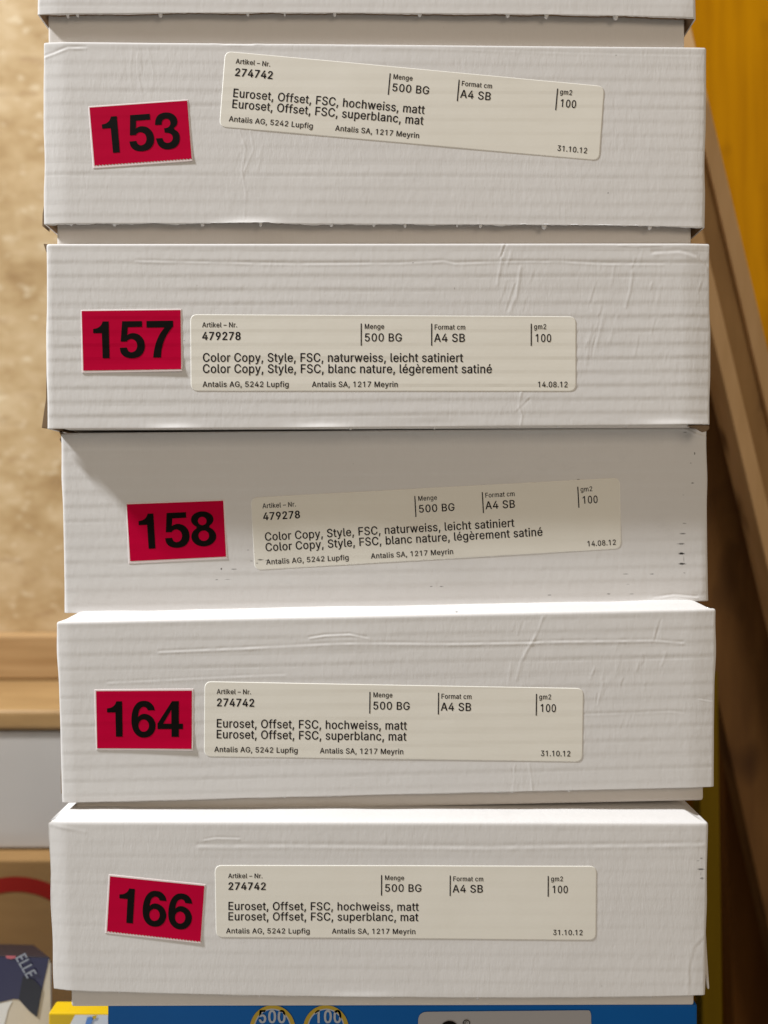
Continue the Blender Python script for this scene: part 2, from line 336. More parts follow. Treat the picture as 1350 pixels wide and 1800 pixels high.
def text_tris(s, x0, x1, base, cap, bold=False):
    """text set between x0 and x1 on a base line, y downwards; letters keep their
    shape and the spacing between them takes up the rest, as on the labels"""
    k = cap / 509.0
    W = sum(G[c][0] for c in s) * k
    W0 = W
    kx = 0.94 * (x1 - x0) / W0 * k if W0 > (x1 - x0) * 0.98 else k * 0.96
    slack = (x1 - x0 - W0 * kx / k) / max(1, len(s) - 1)
    if slack < 0: kx = k * (x1 - x0) / W0; slack = 0
    V = []; T = []; x = x0
    for ch in s:
        adv, v, t = glyph(ch, bold)
        n = len(V)
        V += [(x + (a - 35) * kx, base - b_ * k) for a, b_ in v]
        T += [tuple(n + i for i in q) for q in t]
        x += adv * kx + slack
    return V, T

def smooth_outline(pts, sub=5):
    """pts: (x, y, corner?)  Catmull-Rom between the soft points"""
    n = len(pts); out = []
    for i in range(n):
        p0, p1, p2, p3 = pts[i - 1], pts[i], pts[(i + 1) % n], pts[(i + 2) % n]
        if p1[2] and p2[2]:
            out.append((p1[0], p1[1])); continue
        a = p1 if p1[2] else p0
        dd = p2 if p2[2] else p3
        for k in range(sub):
            t = k / sub
            q = []
            for c in (0, 1):
                q.append(0.5 * ((2 * p1[c]) + (-a[c] + p2[c]) * t + (2 * a[c] - 5 * p1[c] + 4 * p2[c] - dd[c]) * t * t
                                + (-a[c] + 3 * p1[c] - 3 * p2[c] + dd[c]) * t ** 3))
            out.append(tuple(q))
    return out

def ell(cx, cy, rx, ry, n=32):
    return [(cx + rx * math.cos(2 * math.pi * i / n), cy + ry * math.sin(2 * math.pi * i / n)) for i in range(n)]

def digit_outline(ch):
    """heavy grotesque numerals: outlines + (left, baseline, height) of the drawing"""
    c, s = True, False
    if ch == '1':
        o = [(213,342,c),(213,297,c),(252,290,s),(285,272,s),(306,248,s),(318,218,c),(383,218,c),(383,612,c),(308,612,c),(306,342,c)]
        return [smooth_outline(o)], (213, 612, 394)
    if ch == '5':
        o = [(527,218,c),(742,218,c),(742,281,c),(587,283,c),(578,368,c),(603,353,s),(645,346,s),(703,362,s),(750,410,s),(767,475,s),
             (757,540,s),(720,590,s),(668,612,s),(612,616,s),(550,600,s),(508,560,s),(495,502,c),(572,500,c),(584,532,s),(610,550,s),(638,548,s),
             (667,530,s),(684,486,s),(674,440,s),(646,415,s),(612,409,s),(584,422,s),(572,437,c),(506,436,c)]
        return [smooth_outline(o)], (495, 612, 394)
    if ch == '7':
        o = [(790,214,c),(1072,214,c),(1072,275,c),(1040,312,s),(1000,370,s),(966,445,s),(946,520,s),(938,600,c),(855,600,c),(866,520,s),(892,432,s),(930,352,s),(982,284,c),(790,284,c)]
        return [smooth_outline(o)], (792, 600, 386)
    if ch == '4':
        o = [(958,205),(1030,205),(1030,441),(1073,441),(1073,497),(1030,497),(1030,578),(952,578),(952,497),(803,497),(803,440)]
        h = [(950,296),(950,441),(864,441)]
        return [o, h], (803, 578, 373)
    if ch == '6':
        o = [(765,300,c),(690,300,c),(675,275,s),(645,263,s),(612,280,s),(593,318,s),(586,372,c),(612,348,s),(652,337,s),(704,350,s),(748,388,s),
             (772,455,s),(757,525,s),(712,574,s),(650,590,s),(590,576,s),(545,535,s),(520,475,s),(514,400,s),(522,325,s),(548,258,s),(592,213,s),(645,200,s),(702,210,s),(746,248,s)]
        return [smooth_outline(o), ell(645, 462, 56, 65)], (515, 580, 376)
    if ch == '8':
        E1 = (923, 268, 121, 90); E2 = (930, 454, 134, 110); cx0, cy0 = 926, 351
        out = []
        for i in range(72):
            a = 2 * math.pi * i / 72; dx, dy = math.cos(a), math.sin(a); best = 0
            for (ex, ey, rx, ry) in (E1, E2):
                A = (dx / rx) ** 2 + (dy / ry) ** 2
                Bq = 2 * ((cx0 - ex) * dx / rx ** 2 + (cy0 - ey) * dy / ry ** 2)
                Cq = ((cx0 - ex) / rx) ** 2 + ((cy0 - ey) / ry) ** 2 - 1
                disc = Bq * Bq - 4 * A * Cq
                if disc > 0:
                    for sg in (1,):
                        r = (-Bq + math.sqrt(disc)) / (2 * A)
                        if r > best: best = r
            best = max(best, 70)
            out.append((cx0 + dx * best, cy0 + dy * best))
        return [out, ell(922, 284, 46, 46), ell(930, 446, 57, 57)], (797, 562, 382)
    if ch == '3':
        o = [(805,306,c),(815,240,s),(852,190,s),(915,168,s),(982,174,s),(1032,206,s),(1055,255,s),(1048,305,s),(1016,346,s),(1060,382,s),(1080,435,s),
             (1070,505,s),(1028,555,s),(960,576,s),(895,570,s),(840,530,s),(812,455,c),(885,450,c),(902,488,s),(942,505,s),(985,488,s),(1002,448,s),(986,410,s),(948,393,s),(912,391,c),
             (906,342,c),(946,334,s),(974,305,s),(974,264,s),(948,238,s),(912,240,s),(886,262,s),(879,303,c)]
        a = math.radians(3.6); ca, sa = math.cos(a), math.sin(a)
        o = [(940 + (x - 940) * ca - (y - 370) * sa, 370 + (x - 940) * sa + (y - 370) * ca, f) for x, y, f in o]
        ys = [p[1] for p in o]; xs = [p[0] for p in o]
        return [smooth_outline(o)], (min(xs), max(ys) - 4, max(ys) - min(ys) - 6)

def digit_tris(ch, x, base, h, kx=1.0):
    cs, (x0, b, hh) = digit_outline(ch)
    v, t = fill(cs, evenodd=True)
    k = h / hh
    return [(x + (a - x0) * k * kx, base + (y - b) * k) for a, y in v], t

# ------------------------------------------------------------------ corrugated boxes
PX = 0.315 / 1165              # size of one photo pixel on the front plane

class Face:
    """relief of one lid front: flutes, bends, creases, dents (heights in metres, towards the viewer)"""
    def __init__(s, TL, TR, BR, BL, d, seed, flute=0.03, ripple=0.012, low=0.18, ph=0.0,
                 bendL=(0, 0), bendR=(0, 0), creases=(), dents=(), sag=0.0, period=24.4, flute_fade=None):
        s.TL, s.TR, s.BR, s.BL, s.d, s.seed = TL, TR, BR, BL, d, seed
        s.flute, s.ripple, s.low, s.ph = flute, ripple, low, ph
        s.bendL, s.bendR, s.creases, s.dents, s.sag, s.period = bendL, bendR, creases, dents, sag, period
        s.flute_fade = flute_fade
    def h(s, px, py, soft=False):
        px = np.asarray(px, float); py = np.asarray(py, float)
        u = (px - s.TL[0]) / (s.TR[0] - s.TL[0])
        top = s.TL[1] + (s.TR[1] - s.TL[1]) * u
        bot = s.BL[1] + (s.BR[1] - s.BL[1]) * u
        H = 0.5 * (s.BL[1] - s.TL[1] + s.BR[1] - s.TR[1])
        t = (py - top) / (bot - top) * H
        S = s.seed
        row = np.floor(t / s.period + s.ph / 6.283 + 0.25)
        amp = 1 + 0.4 * vnoise(px / 210, row * 3.7, S) + 0.35 * vnoise(row * 9.3, row * 0 + 5, S + 1)
        ph = 2 * np.pi * t / s.period + s.ph + 0.28 * vnoise(px / 260, t / 70, S + 2)
        fl = 1.05 * np.sin(ph) - 0.24 * np.sin(2 * ph) + 0.05 * np.sin(3 * ph)
        amp = amp * (0.9 + 0.28 * vnoise(px / 30, row * 1.7, S + 8) + 0.2 * vnoise(px / 9, py / 9, S + 13))
        k = s.flute * (0.55 if soft else 1.0)
        if s.flute_fade is not None: k = k * s.flute_fade(px, py)
        out = k * amp * fl
        win = 0.55 + 0.45 * vnoise(px / 120, py / 60, S + 3)
        rp = 0.45 * vnoise(px / 3.6, py / 14, S + 12) + 0.45 * vnoise(px / 6.0, py / 22, S + 4) + 0.5 * vnoise((px + 0.35 * py) / 13, py / 34, S + 5)
        out = out + 0.85 * s.ripple * win * rp * (0.35 if soft else 1.0)
        out = out + s.low * vnoise(px / 330 + 3, py / 190, S + 6) + 0.25 * s.low * vnoise(px / 90, py / 70, S + 7)
        wL, aL = s.bendL; wR, aR = s.bendR
        xl = s.TL[0] + (s.BL[0] - s.TL[0]) * (py - top) / (bot - top)
        xr = s.TR[0] + (s.BR[0] - s.TR[0]) * (py - top) / (bot - top)
        if wL: 
            q = np.maximum(0, xl + wL - px) / wL
            out = out - aL * (q * q * (1.6 - 0.6 * q))
        if wR:
            q = np.maximum(0, px - xr + wR) / wR
            out = out - aR * (q * q * (1.6 - 0.6 * q))
        for pts, a, w, kind in s.creases:
            a, w = a * 0.78, w * 0.58
            dmin = np.full(px.shape, 1e9); sgn = np.zeros(px.shape); al = np.zeros(px.shape)
            for (x0, y0), (x1, y1) in zip(pts[:-1], pts[1:]):
                dx, dy = x1 - x0, y1 - y0; L2 = dx * dx + dy * dy
                tt = np.clip(((px - x0) * dx + (py - y0) * dy) / L2, 0, 1)
                ex = px - x0 - tt * dx; ey = py - y0 - tt * dy
                dd = np.hypot(ex, ey)
                m = dd < dmin
                dmin = np.where(m, dd, dmin)
                sgn = np.where(m, (ex * dy - ey * dx) / math.sqrt(L2), sgn)
            if kind == 'r': c = np.exp(-(dmin / w) ** 2)
            else:
                c = -(sgn / w) * np.exp(-(dmin / w) ** 2) * 1.6
            out = out + a * c * (0.25 if soft else 1.0) * (0.8 + 0.4 * vnoise(px / 15, py / 15, S + 9))
        for cx, cy, rx, ry, a in s.dents:
            out = out + a * np.exp(-((px - cx) / rx) ** 2 - ((py - cy) / ry) ** 2)
        return out * 0.001
    def place(s, px, py, off=0.0, soft=False):
        px = np.asarray(px, float); py = np.asarray(py, float)
        y = s.d - s.h(px, py, soft) - off
        k = (D + s.d) / F
        return np.stack([(px - CX) * k, y, -(py - CY) * k], -1)

def shell(name, face, parent, mats, length=0.215, r=0.0012, rise=0.0, nF=700, nV=200, lid=True,
          tabs=(), wav=0.0, thick=0.0026, topn=0.0):
    """open box half: a lid (closed top) or a tray (closed bottom), one continuous skin"""
    f = face; k = (D + f.d) / F
    Hpx = 0.5 * (f.BL[1] - f.TL[1] + f.BR[1] - f.TR[1]); Hm = Hpx * k
    rows = []                                    # (v, inset, dz, material)
    arcs = 5
    vs = np.linspace(0, 1, nV)
    if lid:
        for ins in (0.10, 0.05, 0.025, 0.016, 0.011, 0.008, 0.0055, 0.0035, 0.002):
            if ins > r: rows.append((0, ins, rise * float(sstep(r, 0.0095, ins)), 0))
        for i in range(arcs):
            a = math.pi / 2 * (1 - i / arcs)
            rows.append((0, r * (1 - math.cos(a)), -r * (1 - math.sin(a)), 0))
        for v in vs[1:]:
            if v * Hm > r: rows.append((v, 0, 0, 0))
        rows.append((1, 0.0003, -0.0001, 0)); rows.append((1, 0.0006, 0.0002, 0)); rows.append((1, thick, 0.0006, 1))
        rows.append((1, thick, 0.022, 1))
    else:
        rows.append((0, 0, 0, 0))
        rb = 0.0016
        for v in vs[1:]:
            if (1 - v) * Hm > rb: rows.append((v, 0, 0, 0))
        for i in range(arcs + 1):
            a = math.pi / 2 * i / arcs
            rows.append((1, rb * (1 - math.cos(a)), rb * (1 - math.sin(a)), 0))
        rows.append((1, 0.02, 0, 0)); rows.append((1, 0.08, 0, 0))
    uF = np.linspace(0, 1, nF)
    nS = 7; nA = 4; nB = 5
    V = []; R = []
    for v, ins, dz, mi in rows:
        pl = (f.TL[0] + (f.BL[0] - f.TL[0]) * v, f.TL[1] + (f.BL[1] - f.TL[1]) * v)
        pr = (f.TR[0] + (f.BR[0] - f.TR[0]) * v, f.TR[1] + (f.BR[1] - f.TR[1]) * v)
        xL, xR = (pl[0] - CX) * k, (pr[0] - CX) * k
        rc = max(r - ins, 0.0003)
        zf = lambda x: -(pl[1] + (pr[1] - pl[1]) * (x - xL) / (xR - xL) + f.sag * v * (4 * (x - xL) * (xR - x) / (xR - xL) ** 2) - CY) * k
        P = []
        yb = f.d + length - ins
        for t in np.linspace(0, 1, nS + 1)[:-1]: P.append((xL + ins, yb + (f.d + ins + rc - yb) * t, 0))
        for i in range(nA):
            a = math.pi / 2 * i / nA
            P.append((xL + ins + rc * (1 - math.cos(a)), f.d + ins + rc * (1 - math.sin(a)), math.sin(a)))
        x0, x1 = xL + ins + rc, xR - ins - rc
        for t in uF: P.append((x0 + (x1 - x0) * t, f.d + ins, 1))
        for i in range(1, nA + 1):
            a = math.pi / 2 * (1 - i / nA)
            P.append((xR - ins - rc * (1 - math.cos(a)), f.d + ins + rc * (1 - math.sin(a)), math.sin(a)))
        for t in np.linspace(0, 1, nS + 1)[1:]: P.append((xR - ins, f.d + ins + rc + (yb - f.d - ins - rc) * t, 0))
        for t in np.linspace(0, 1, nB + 2)[1:-1]: P.append((xR - ins + (xL - xR + 2 * ins) * t, yb, 0))
        P = np.array(P)
        x = P[:, 0]; z = zf(np.clip(x, xL, xR)) + dz
        px = x / k + CX; py = CY - zf(np.clip(x, xL, xR)) / k
        w = P[:, 2] * max(0.0, 1 - ins / 0.006)
        y = P[:, 1] - f.h(px, py) * w
        # side walls bulge a little so that their outline is not ruler-straight
        side = 1 - P[:, 2]
        x = x + side * np.sign(x) * 0.0004 * vnoise(z * 60 + 9, y * 20, f.seed + 20)
        if wav and v > 0.999: z = z + wav * vnoise(x * 90, x * 0 + 2, f.seed + 21) * 0.001 + wav * 0.0004 * vnoise(x * 600, x * 0 + 2, f.seed + 22)
        if ins > r and topn: z = z + topn * 0.001 * vnoise(x * 45, y * 70 + 3, f.seed + 23)
        V.append(np.stack([x, y, z], -1)); R.append(mi)
    n = len(V[0]); V3 = np.concatenate(V)
    faces = []; mi = []
    for j in range(len(rows) - 1):
        a = j * n; b = a + n
        m = R[j + 1]
        for i in range(n):
            i2 = (i + 1) % n
            faces.append((a + i, b + i, b + i2, a + i2)); mi.append(m)
    if lid: faces.append(tuple(range(n))); mi.append(0)
    else: faces.append(tuple(reversed(range((len(rows) - 1) * n, len(rows) * n)))); mi.append(0)
    V3 = V3.tolist()
    if lid:                                      # little stubs left by the perforated cut
        for (tx, ln, wd) in tabs:
            u = (tx - f.BL[0]) / (f.BR[0] - f.BL[0])
            ty = f.BL[1] + (f.BR[1] - f.BL[1]) * u + f.sag * 4 * u * (1 - u)
            b0 = len(V3); pts = [(-wd, -2), (wd, -2), (wd * 0.7, ln * 0.5), (wd * 0.2, ln * 0.85), (-wd * 0.6, ln * 0.6)]
            for off in (-0.0004, -0.0016):
                for (ax, ay) in pts:
                    q = f.place(tx + ax, ty + ay, off); V3.append(q.tolist())
            m = len(pts)
            faces.append(tuple(reversed(range(b0, b0 + m)))); mi.append(0)
            faces.append(tuple(range(b0 + m, b0 + 2 * m))); mi.append(0)
            for i in range(m):
                faces.append((b0 + i, b0 + (i + 1) % m, b0 + m + (i + 1) % m, b0 + m + i)); mi.append(0)
    me = mesh(name, V3, faces, mi)
    return link(name, me, parent, mats, smooth=True)

def resample(poly, step):
    out = []
    n = len(poly)
    for i in range(n):
        a, b = poly[i], poly[(i + 1) % n]
        m = max(1, int(math.hypot(b[0] - a[0], b[1] - a[1]) / step))
        out += [(a[0] + (b[0] - a[0]) * t / m, a[1] + (b[1] - a[1]) * t / m) for t in range(m)]
    return out

def expand(poly, e):
    """push a clockwise-on-screen outline outwards by e pixels"""
    out = []; n = len(poly)
    for i in range(n):
        a, b, c = poly[i - 1], poly[i], poly[(i + 1) % n]
        dx, dy = c[0] - a[0], c[1] - a[1]; L = math.hypot(dx, dy) or 1
        out.append((b[0] + dy / L * e, b[1] - dx / L * e))
    return out

def sheet(poly, cell):
    """flat outline cut into cells: (points, faces)"""
    bm = bmesh.new()
    vs = [bm.verts.new((x, -y, 0)) for x, y in poly]
    bm.faces.new(vs)
    xs = [p[0] for p in poly]; ys = [-p[1] for p in poly]
    x = min(xs) + cell
    while x < max(xs):
        bmesh.ops.bisect_plane(bm, geom=bm.verts[:] + bm.edges[:] + bm.faces[:], plane_co=(x, 0, 0), plane_no=(1, 0, 0)); x += cell
    y = min(ys) + cell
    while y < max(ys):
        bmesh.ops.bisect_plane(bm, geom=bm.verts[:] + bm.edges[:] + bm.faces[:], plane_co=(0, y, 0), plane_no=(0, 1, 0)); y += cell
    bmesh.ops.triangulate(bm, faces=bm.faces[:])
    bm.verts.index_update()
    P = [(v.co.x, -v.co.y) for v in bm.verts]; Fc = [tuple(v.index for v in f.verts) for f in bm.faces]
    for i, f in enumerate(bm.faces):
        if f.normal.z < 0: Fc[i] = tuple(reversed(Fc[i]))
    bm.free()
    return P, Fc

def on_face(face, pts, off, lift=None):
    p = np.array(pts, float)
    o = off + (lift(p[:, 0], p[:, 1]) if lift else 0)
    return face.place(p[:, 0], p[:, 1], o, soft=True)

def rounded_quad(Q, rad, n=6):
    out = []
    for i in range(4):
        a, b, c = Q[i - 1], Q[i], Q[(i + 1) % 4]
        la = math.hypot(a[0] - b[0], a[1] - b[1]); lc = math.hypot(c[0] - b[0], c[1] - b[1])
        p = (b[0] + (a[0] - b[0]) * rad / la, b[1] + (a[1] - b[1]) * rad / la)
        q = (b[0] + (c[0] - b[0]) * rad / lc, b[1] + (c[1] - b[1]) * rad / lc)
        for t in range(n + 1):
            t /= n
            out.append(((1 - t) ** 2 * p[0] + 2 * t * (1 - t) * b[0] + t * t * q[0], (1 - t) ** 2 * p[1] + 2 * t * (1 - t) * b[1] + t * t * q[1]))
    return out

def sticker_mesh(name, face, layers, parent, mats, lift=None):
    """layers: (outline, offset, material index, skirt material or None)"""
    V = []; Fc = []; mi = []
    for poly, off, m, sk in layers:
        P, T = sheet(poly, 6.0)
        n = len(V)
        V += on_face(face, P, off, lift).tolist()
        Fc += [tuple(n + i for i in t) for t in T]; mi += [m] * len(T)
        if sk is not None:
            ring = resample(poly, 5)
            steps = [(0, off), (0.7, off - 0.00003), (1.3, off * 0.35), (1.5, -0.00005)]
            rings = [on_face(face, expand(ring, e), o, (lift if i < 2 else (lambda x, y: lift(x, y) * 0.9)) if lift else None) for i, (e, o) in enumerate(steps)]
            b = len(V); k = len(ring)
            for rg in rings: V += rg.tolist()
            for j in range(len(rings) - 1):
                for i in range(k):
                    i2 = (i + 1) % k
                    Fc.append((b + j * k + i, b + j * k + i2, b + (j + 1) * k + i2, b + (j + 1) * k + i)); mi.append(sk)
    me = mesh(name, V, Fc, mi)
    return link(name, me, parent, mats)

def print_mesh(name, face, V2, T, off, parent, mat, lift=None, cut=None):
    if cut:
        bm = bmesh.new()
        vs = [bm.verts.new((x, -y, 0)) for x, y in V2]
        for t in T:
            try: bm.faces.new([vs[i] for i in t])
            except ValueError: pass
        ys = [-p[1] for p in V2]; y = min(ys) + cut
        while y < max(ys):
            bmesh.ops.bisect_plane(bm, geom=bm.verts[:] + bm.edges[:] + bm.faces[:], plane_co=(0, y, 0), plane_no=(0, 1, 0)); y += cut
        bmesh.ops.triangulate(bm, faces=bm.faces[:])
        bm.verts.index_update()
        V2 = [(v.co.x, -v.co.y) for v in bm.verts]
        T = [tuple(v.index for v in f.verts) for f in bm.faces]; bm.free()
    V = on_face(face, V2, off, lift)
    me = mesh(name, V.tolist(), T)
    return link(name, me, parent, [mat])

def address_label(parent, face, quad, org, sx, sy, th, kind, mat=None):
    lab = sticker_mesh('address_label', face, [(rounded_quad(quad, 11), 0.00021, 0, 1)], parent, [mat or MAT_LABEL, MAT_LABEL_RIM])
    A = kind == 'A'
    art = '479278' if A else '274742'
    l1 = 'Color Copy, Style, FSC, naturweiss, leicht satiniert' if A else 'Euroset, Offset, FSC, hochweiss, matt'
    l2 = 'Color Copy, Style, FSC, blanc nature, légèrement satiné' if A else 'Euroset, Offset, FSC, superblanc, mat'
    b1, b2, b3 = (298, 421.7, 596.7) if A else (292.8, 415.5, 590.6)
    sw = 2.2
    it = [('Artikel – Nr.', 19, 81, 21.5, 8.8, 0), (art, 19, 87.8, 43.6, 13.8, 1),
          (l1, 20 if A else 19, 478 if A else 360.5, 82, 15.2, 0), (l2, 20 if A else 19, 529 if A else 360, 101.6, 15.2, 0),
          ('Antalis AG, 5242 Lupfig', 20 if A else 16, 172 if A else 166, 126.2, 9.6, 0),
          ('Antalis SA, 1217 Meyrin', 212 if A else 205, 363.5 if A else 355, 126.2, 9.6, 0),
          ('Menge', b1 + 6, b1 + 41, 24, 8.8, 0), ('500 BG', b1 + 6, b1 + 73, 46, 14, 0),
          ('Format cm', b2 + 5, b2 + 60, 25, 8.8, 0), ('A4 SB', b2 + 5, b2 + 60, 46.6, 14.3, 0),
          ('gm2', b3 + 5, b3 + 27.5, 24, 8.8, 0), ('100', b3 + 7, b3 + 36.5, 46.6, 13.8, 0),
          ('14.08.12' if A else '31.10.12', 608 if A else 599.8, 662 if A else 653.8, 126.2, 9.8, 0)]
    c, s_ = math.cos(th), math.sin(th)
    def put(name, V, T):
        V = [(org[0] + x * sx * c - y * sy * s_, org[1] + x * sx * s_ + y * sy * c) for x, y in V]
        print_mesh(name, face, V, T, 0.00028, lab, MAT_INK_SMALL)
    for s, x0, x1, base, cap, bold in it:
        put('printed_text', *text_tris(s, x0, x1, base, cap, bool(bold)))
    for b in (b1, b2, b3):
        V = []; T = []
        ys = [14.5 + 3.9 * i for i in range(11)]
        for y0 in ys: V += [(b - 1.0, y0), (b + 1.0, y0)]
        for i in range(10): T += [(2 * i, 2 * i + 1, 2 * i + 3), (2 * i, 2 * i + 3, 2 * i + 2)]
        put('rule_line', V, T)
    return lab

def number_sticker(parent, face, num, red, white, zig=False, curl=0.0):
    TL, TR, BR, BL = red
    cx, cy = BR[0], BR[1]
    if curl:
        lx, ly = BR[0] - BL[0], BR[1] - BL[1]; L = math.hypot(lx, ly)
        def lift(x, y):
            dist = ((x - BL[0]) * ly - (y - BL[1]) * lx) / L       # height above the bottom edge
            along = ((x - BL[0]) * lx + (y - BL[1]) * ly) / L / L
            return curl * 0.001 * np.exp(-np.maximum(dist, 0) / 16) * (0.25 + 0.75 * np.clip(along, 0, 1) ** 2)
    else: lift = None
    bottom = [BR, BL]
    if zig:
        bottom = []
        m = 30
        for i in range(m + 1):
            t = i / m
            x, y = BR[0] + (BL[0] - BR[0]) * t, BR[1] + (BL[1] - BR[1]) * t
            bottom.append((x, y))
            if i < m:
                t = (i + 0.5) / m
                bottom.append((BR[0] + (BL[0] - BR[0]) * t, BR[1] + (BL[1] - BR[1]) * t - 2.1))
    st = sticker_mesh('number_sticker', face,
                      [(white, 0.00018, 1, 1), ([TL, TR] + bottom, 0.00027, 0, None)],
                      parent, [MAT_RED, MAT_STICKER_WHITE], lift)
    V = []; T = []
    slots = [19.2, {'5': 65.2, '6': 63.4}[num[1]], {'3': 112.5, '7': 113.3, '8': 112.6, '6': 110.6, '4': 110.6}[num[2]]]
    for ch, x in zip(num, slots):
        v, t = digit_tris(ch, x, 82.5, 64.0)
        n = len(V); V += v; T += [tuple(n + i for i in q) for q in t]
    def bil(x, y):
        u, w = x / 173.0, y / 103.5
        return tuple(TL[i] * (1 - u) * (1 - w) + TR[i] * u * (1 - w) + BR[i] * u * w + BL[i] * (1 - u) * w for i in (0, 1))
    V = [bil(x, y) for x, y in V]
    print_mesh('printed_number', face, V, T, 0.00035, st, MAT_INK, lift, cut=6.0)
    return st

def make_box(label, fp, tray_quad, tray_d, rise, tabs=(), wav=0.5, blobs=(), length=0.215, topn=0.15, nV=210):
    f = Face(**fp)
    k = (D + f.d) / F
    base = (0, f.d + length / 2, -(tray_quad[2][1] - CY) * (D + tray_d) / F)
    t = thing('paper_box', label, 'paper box', (0, 0, 0), 'white paper boxes in the stack')
    mat = paper_mat('white_lid_board', WHITE, blobs, f.d)
    lid = shell('lid', f, t, [mat, MAT_KRAFT], length=length, rise=rise, tabs=tabs, wav=wav, topn=topn, nV=nV)
    ft = Face(*tray_quad, d=tray_d, seed=f.seed + 50, flute=0.012, ripple=0.006, low=0.1, period=24)
    tr = shell('tray', ft, t, [MAT_TRAY, MAT_KRAFT], length=length - 0.012, r=0.0012, lid=False, nF=200, nV=50)
    return t, f

def wrinkles(seed, x0, x1, y0, y1, n, amp, slant=-0.28):
    """a patch of short slanted handling wrinkles"""
    r = random.Random(seed); out = []
    for i in range(n):
        x = r.uniform(x0, x1); y = r.uniform(y0, y1); L = r.uniform(10, 38)
        s = slant + r.uniform(-0.12, 0.12)
        pts = [(x, y), (x + s * L * 0.5 + r.uniform(-1.5, 1.5), y + L * 0.5), (x + s * L, y + L)]
        out.append((pts, amp * r.uniform(0.5, 1.2), r.uniform(3, 5.5), r.choice('rs')))
    return out

# creases are drawn in photo pixels on each front: (points, height mm, width px, 'r' ridge / 's' step)

# ---- the cut-off box at the top of the picture
tT, fT = make_box('white paper box cut off by the top edge of the photo, topmost of the stack',
    dict(TL=(62, -300), TR=(1222, -292), BR=(1223, 31), BL=(66, 25), d=0.001, seed=11, flute=0.0358, ripple=0.0180, low=0.2, sag=-5,
         bendL=(40, 0.80), bendR=(30, 0.3), dents=[(1200, 20, 60, 20, 0.2)]),
    [(84, -180), (1204, -180), (1204, 90.8), (84, 90.8)], 0.0054, 0.001,
    tabs=[(118, 6, 3), (135, 4, 3), (281, 6, 4), (435, 4, 3), (500, 4, 2), (588, 4, 3), (738, 4, 4), (893, 4, 4), (961, 6, 4), (1083, 6, 5)], wav=0.35)

# ---- 153
c153 = [([(78, 98), (95, 93), (120, 84), (150, 84)], 0.35, 5, 's'), ([(372, 72), (405, 78), (440, 76), (460, 72)], 0.3, 4, 's'),
        ([(420, 225), (432, 262), (425, 300), (432, 340), (430, 385)], 0.10, 3, 'r'), ([(440, 230), (446, 262), (430, 300)], 0.08, 3, 'r'),
        ([(232, 90), (228, 130), (236, 180)], 0.05, 4, 'r'), ([(262, 88), (270, 130), (264, 170)], 0.05, 4, 'r'),
        ([(580, 74), (600, 79), (900, 90), (1100, 96), (1230, 98)], 0.05, 5, 's')]
c153 += wrinkles(3, 225, 300, 85, 150, 6, 0.05, 0.1) + wrinkles(4, 420, 470, 230, 370, 5, 0.06)
t153, f153 = make_box('white paper box bearing the red 153 sticker and a tilted cream label',
    dict(TL=(75, 72), TR=(1243, 82), BR=(1239, 399), BL=(77, 393), d=0.0, seed=23, flute=0.0308, ripple=0.0255, low=0.22, ph=0.4, sag=-2,
         bendL=(45, 0.96), bendR=(20, 0.3), creases=c153,
         dents=[(442, 396, 46, 9, 1.1), (420, 70, 40, 6, -0.3), (600, 330, 150, 60, 0.15)]),
    [(100, 200), (1215, 205), (1215, 431), (100, 433)], 0.0046, 0.002,
    tabs=[(124, 4, 2), (200, 4, 4), (355, 4, 4), (458, 6, 3), (582, 4, 4), (657, 4, 3), (712, 5, 3), (804, 3, 2), (845, 5, 3), (957, 7, 5), (1143, 6, 4)],
    blobs=[(1069, 339, 2.2, 2.2, 0.5), (1083, 97, 2, 2, 0.4)])
number_sticker(t153, f153, '153', [(157.7, 189.6), (329.2, 177.5), (337.3, 280.8), (166.7, 292.6)],
               [(156.4, 188.3), (329.9, 176.3), (338.3, 282.8), (164.9, 295.6)], zig=True, curl=0.25)
address_label(t153, f153, [(397, 91.5), (1061, 152.5), (1052, 280.8), (387, 222)], (397.8, 89.7), 0.992, 0.975, 0.089, 'B')

# ---- 157
c157 = [([(240, 459), (400, 462), (520, 464), (700, 463), (780, 459), (800, 463), (900, 460), (985, 460), (1070, 464), (1165, 464)], 0.16, 5, 's'),
        ([(888, 426), (880, 450)], 0.22, 4, 's'), ([(882, 452), (874, 500)], 0.13, 4, 'r'),
        ([(915, 470), (908, 520), (896, 548)], 0.15, 5, 'r'), ([(905, 500), (890, 545)], 0.12, 4, 's'),
        ([(916, 690), (912, 715), (918, 730), (915, 748)], 0.18, 3, 'r'), ([(930, 700), (908, 722)], 0.10, 4, 's'),
        ([(1112, 478), (1108, 510), (1100, 540)], 0.13, 4, 'r'), ([(1080, 470), (1074, 500)], 0.07, 4, 'r'),
        ([(1060, 560), (1048, 610)], 0.08, 5, 'r'), ([(1085, 555), (1072, 600)], 0.07, 4, 'r'), ([(1040, 570), (1030, 640)], 0.06, 4, 'r'),
        ([(1130, 440), (1122, 470)], 0.06, 4, 'r'), ([(1150, 445), (1195, 442), (1225, 450), (1246, 470)], 0.25, 7, 's'),
        ([(1085, 429), (1110, 432), (1160, 430)], 0.2, 3, 's')]
c157 += wrinkles(5, 1030, 1180, 450, 640, 16, 0.075) + wrinkles(6, 880, 940, 440, 540, 5, 0.07) + wrinkles(15, 1190, 1238, 480, 560, 4, 0.05)
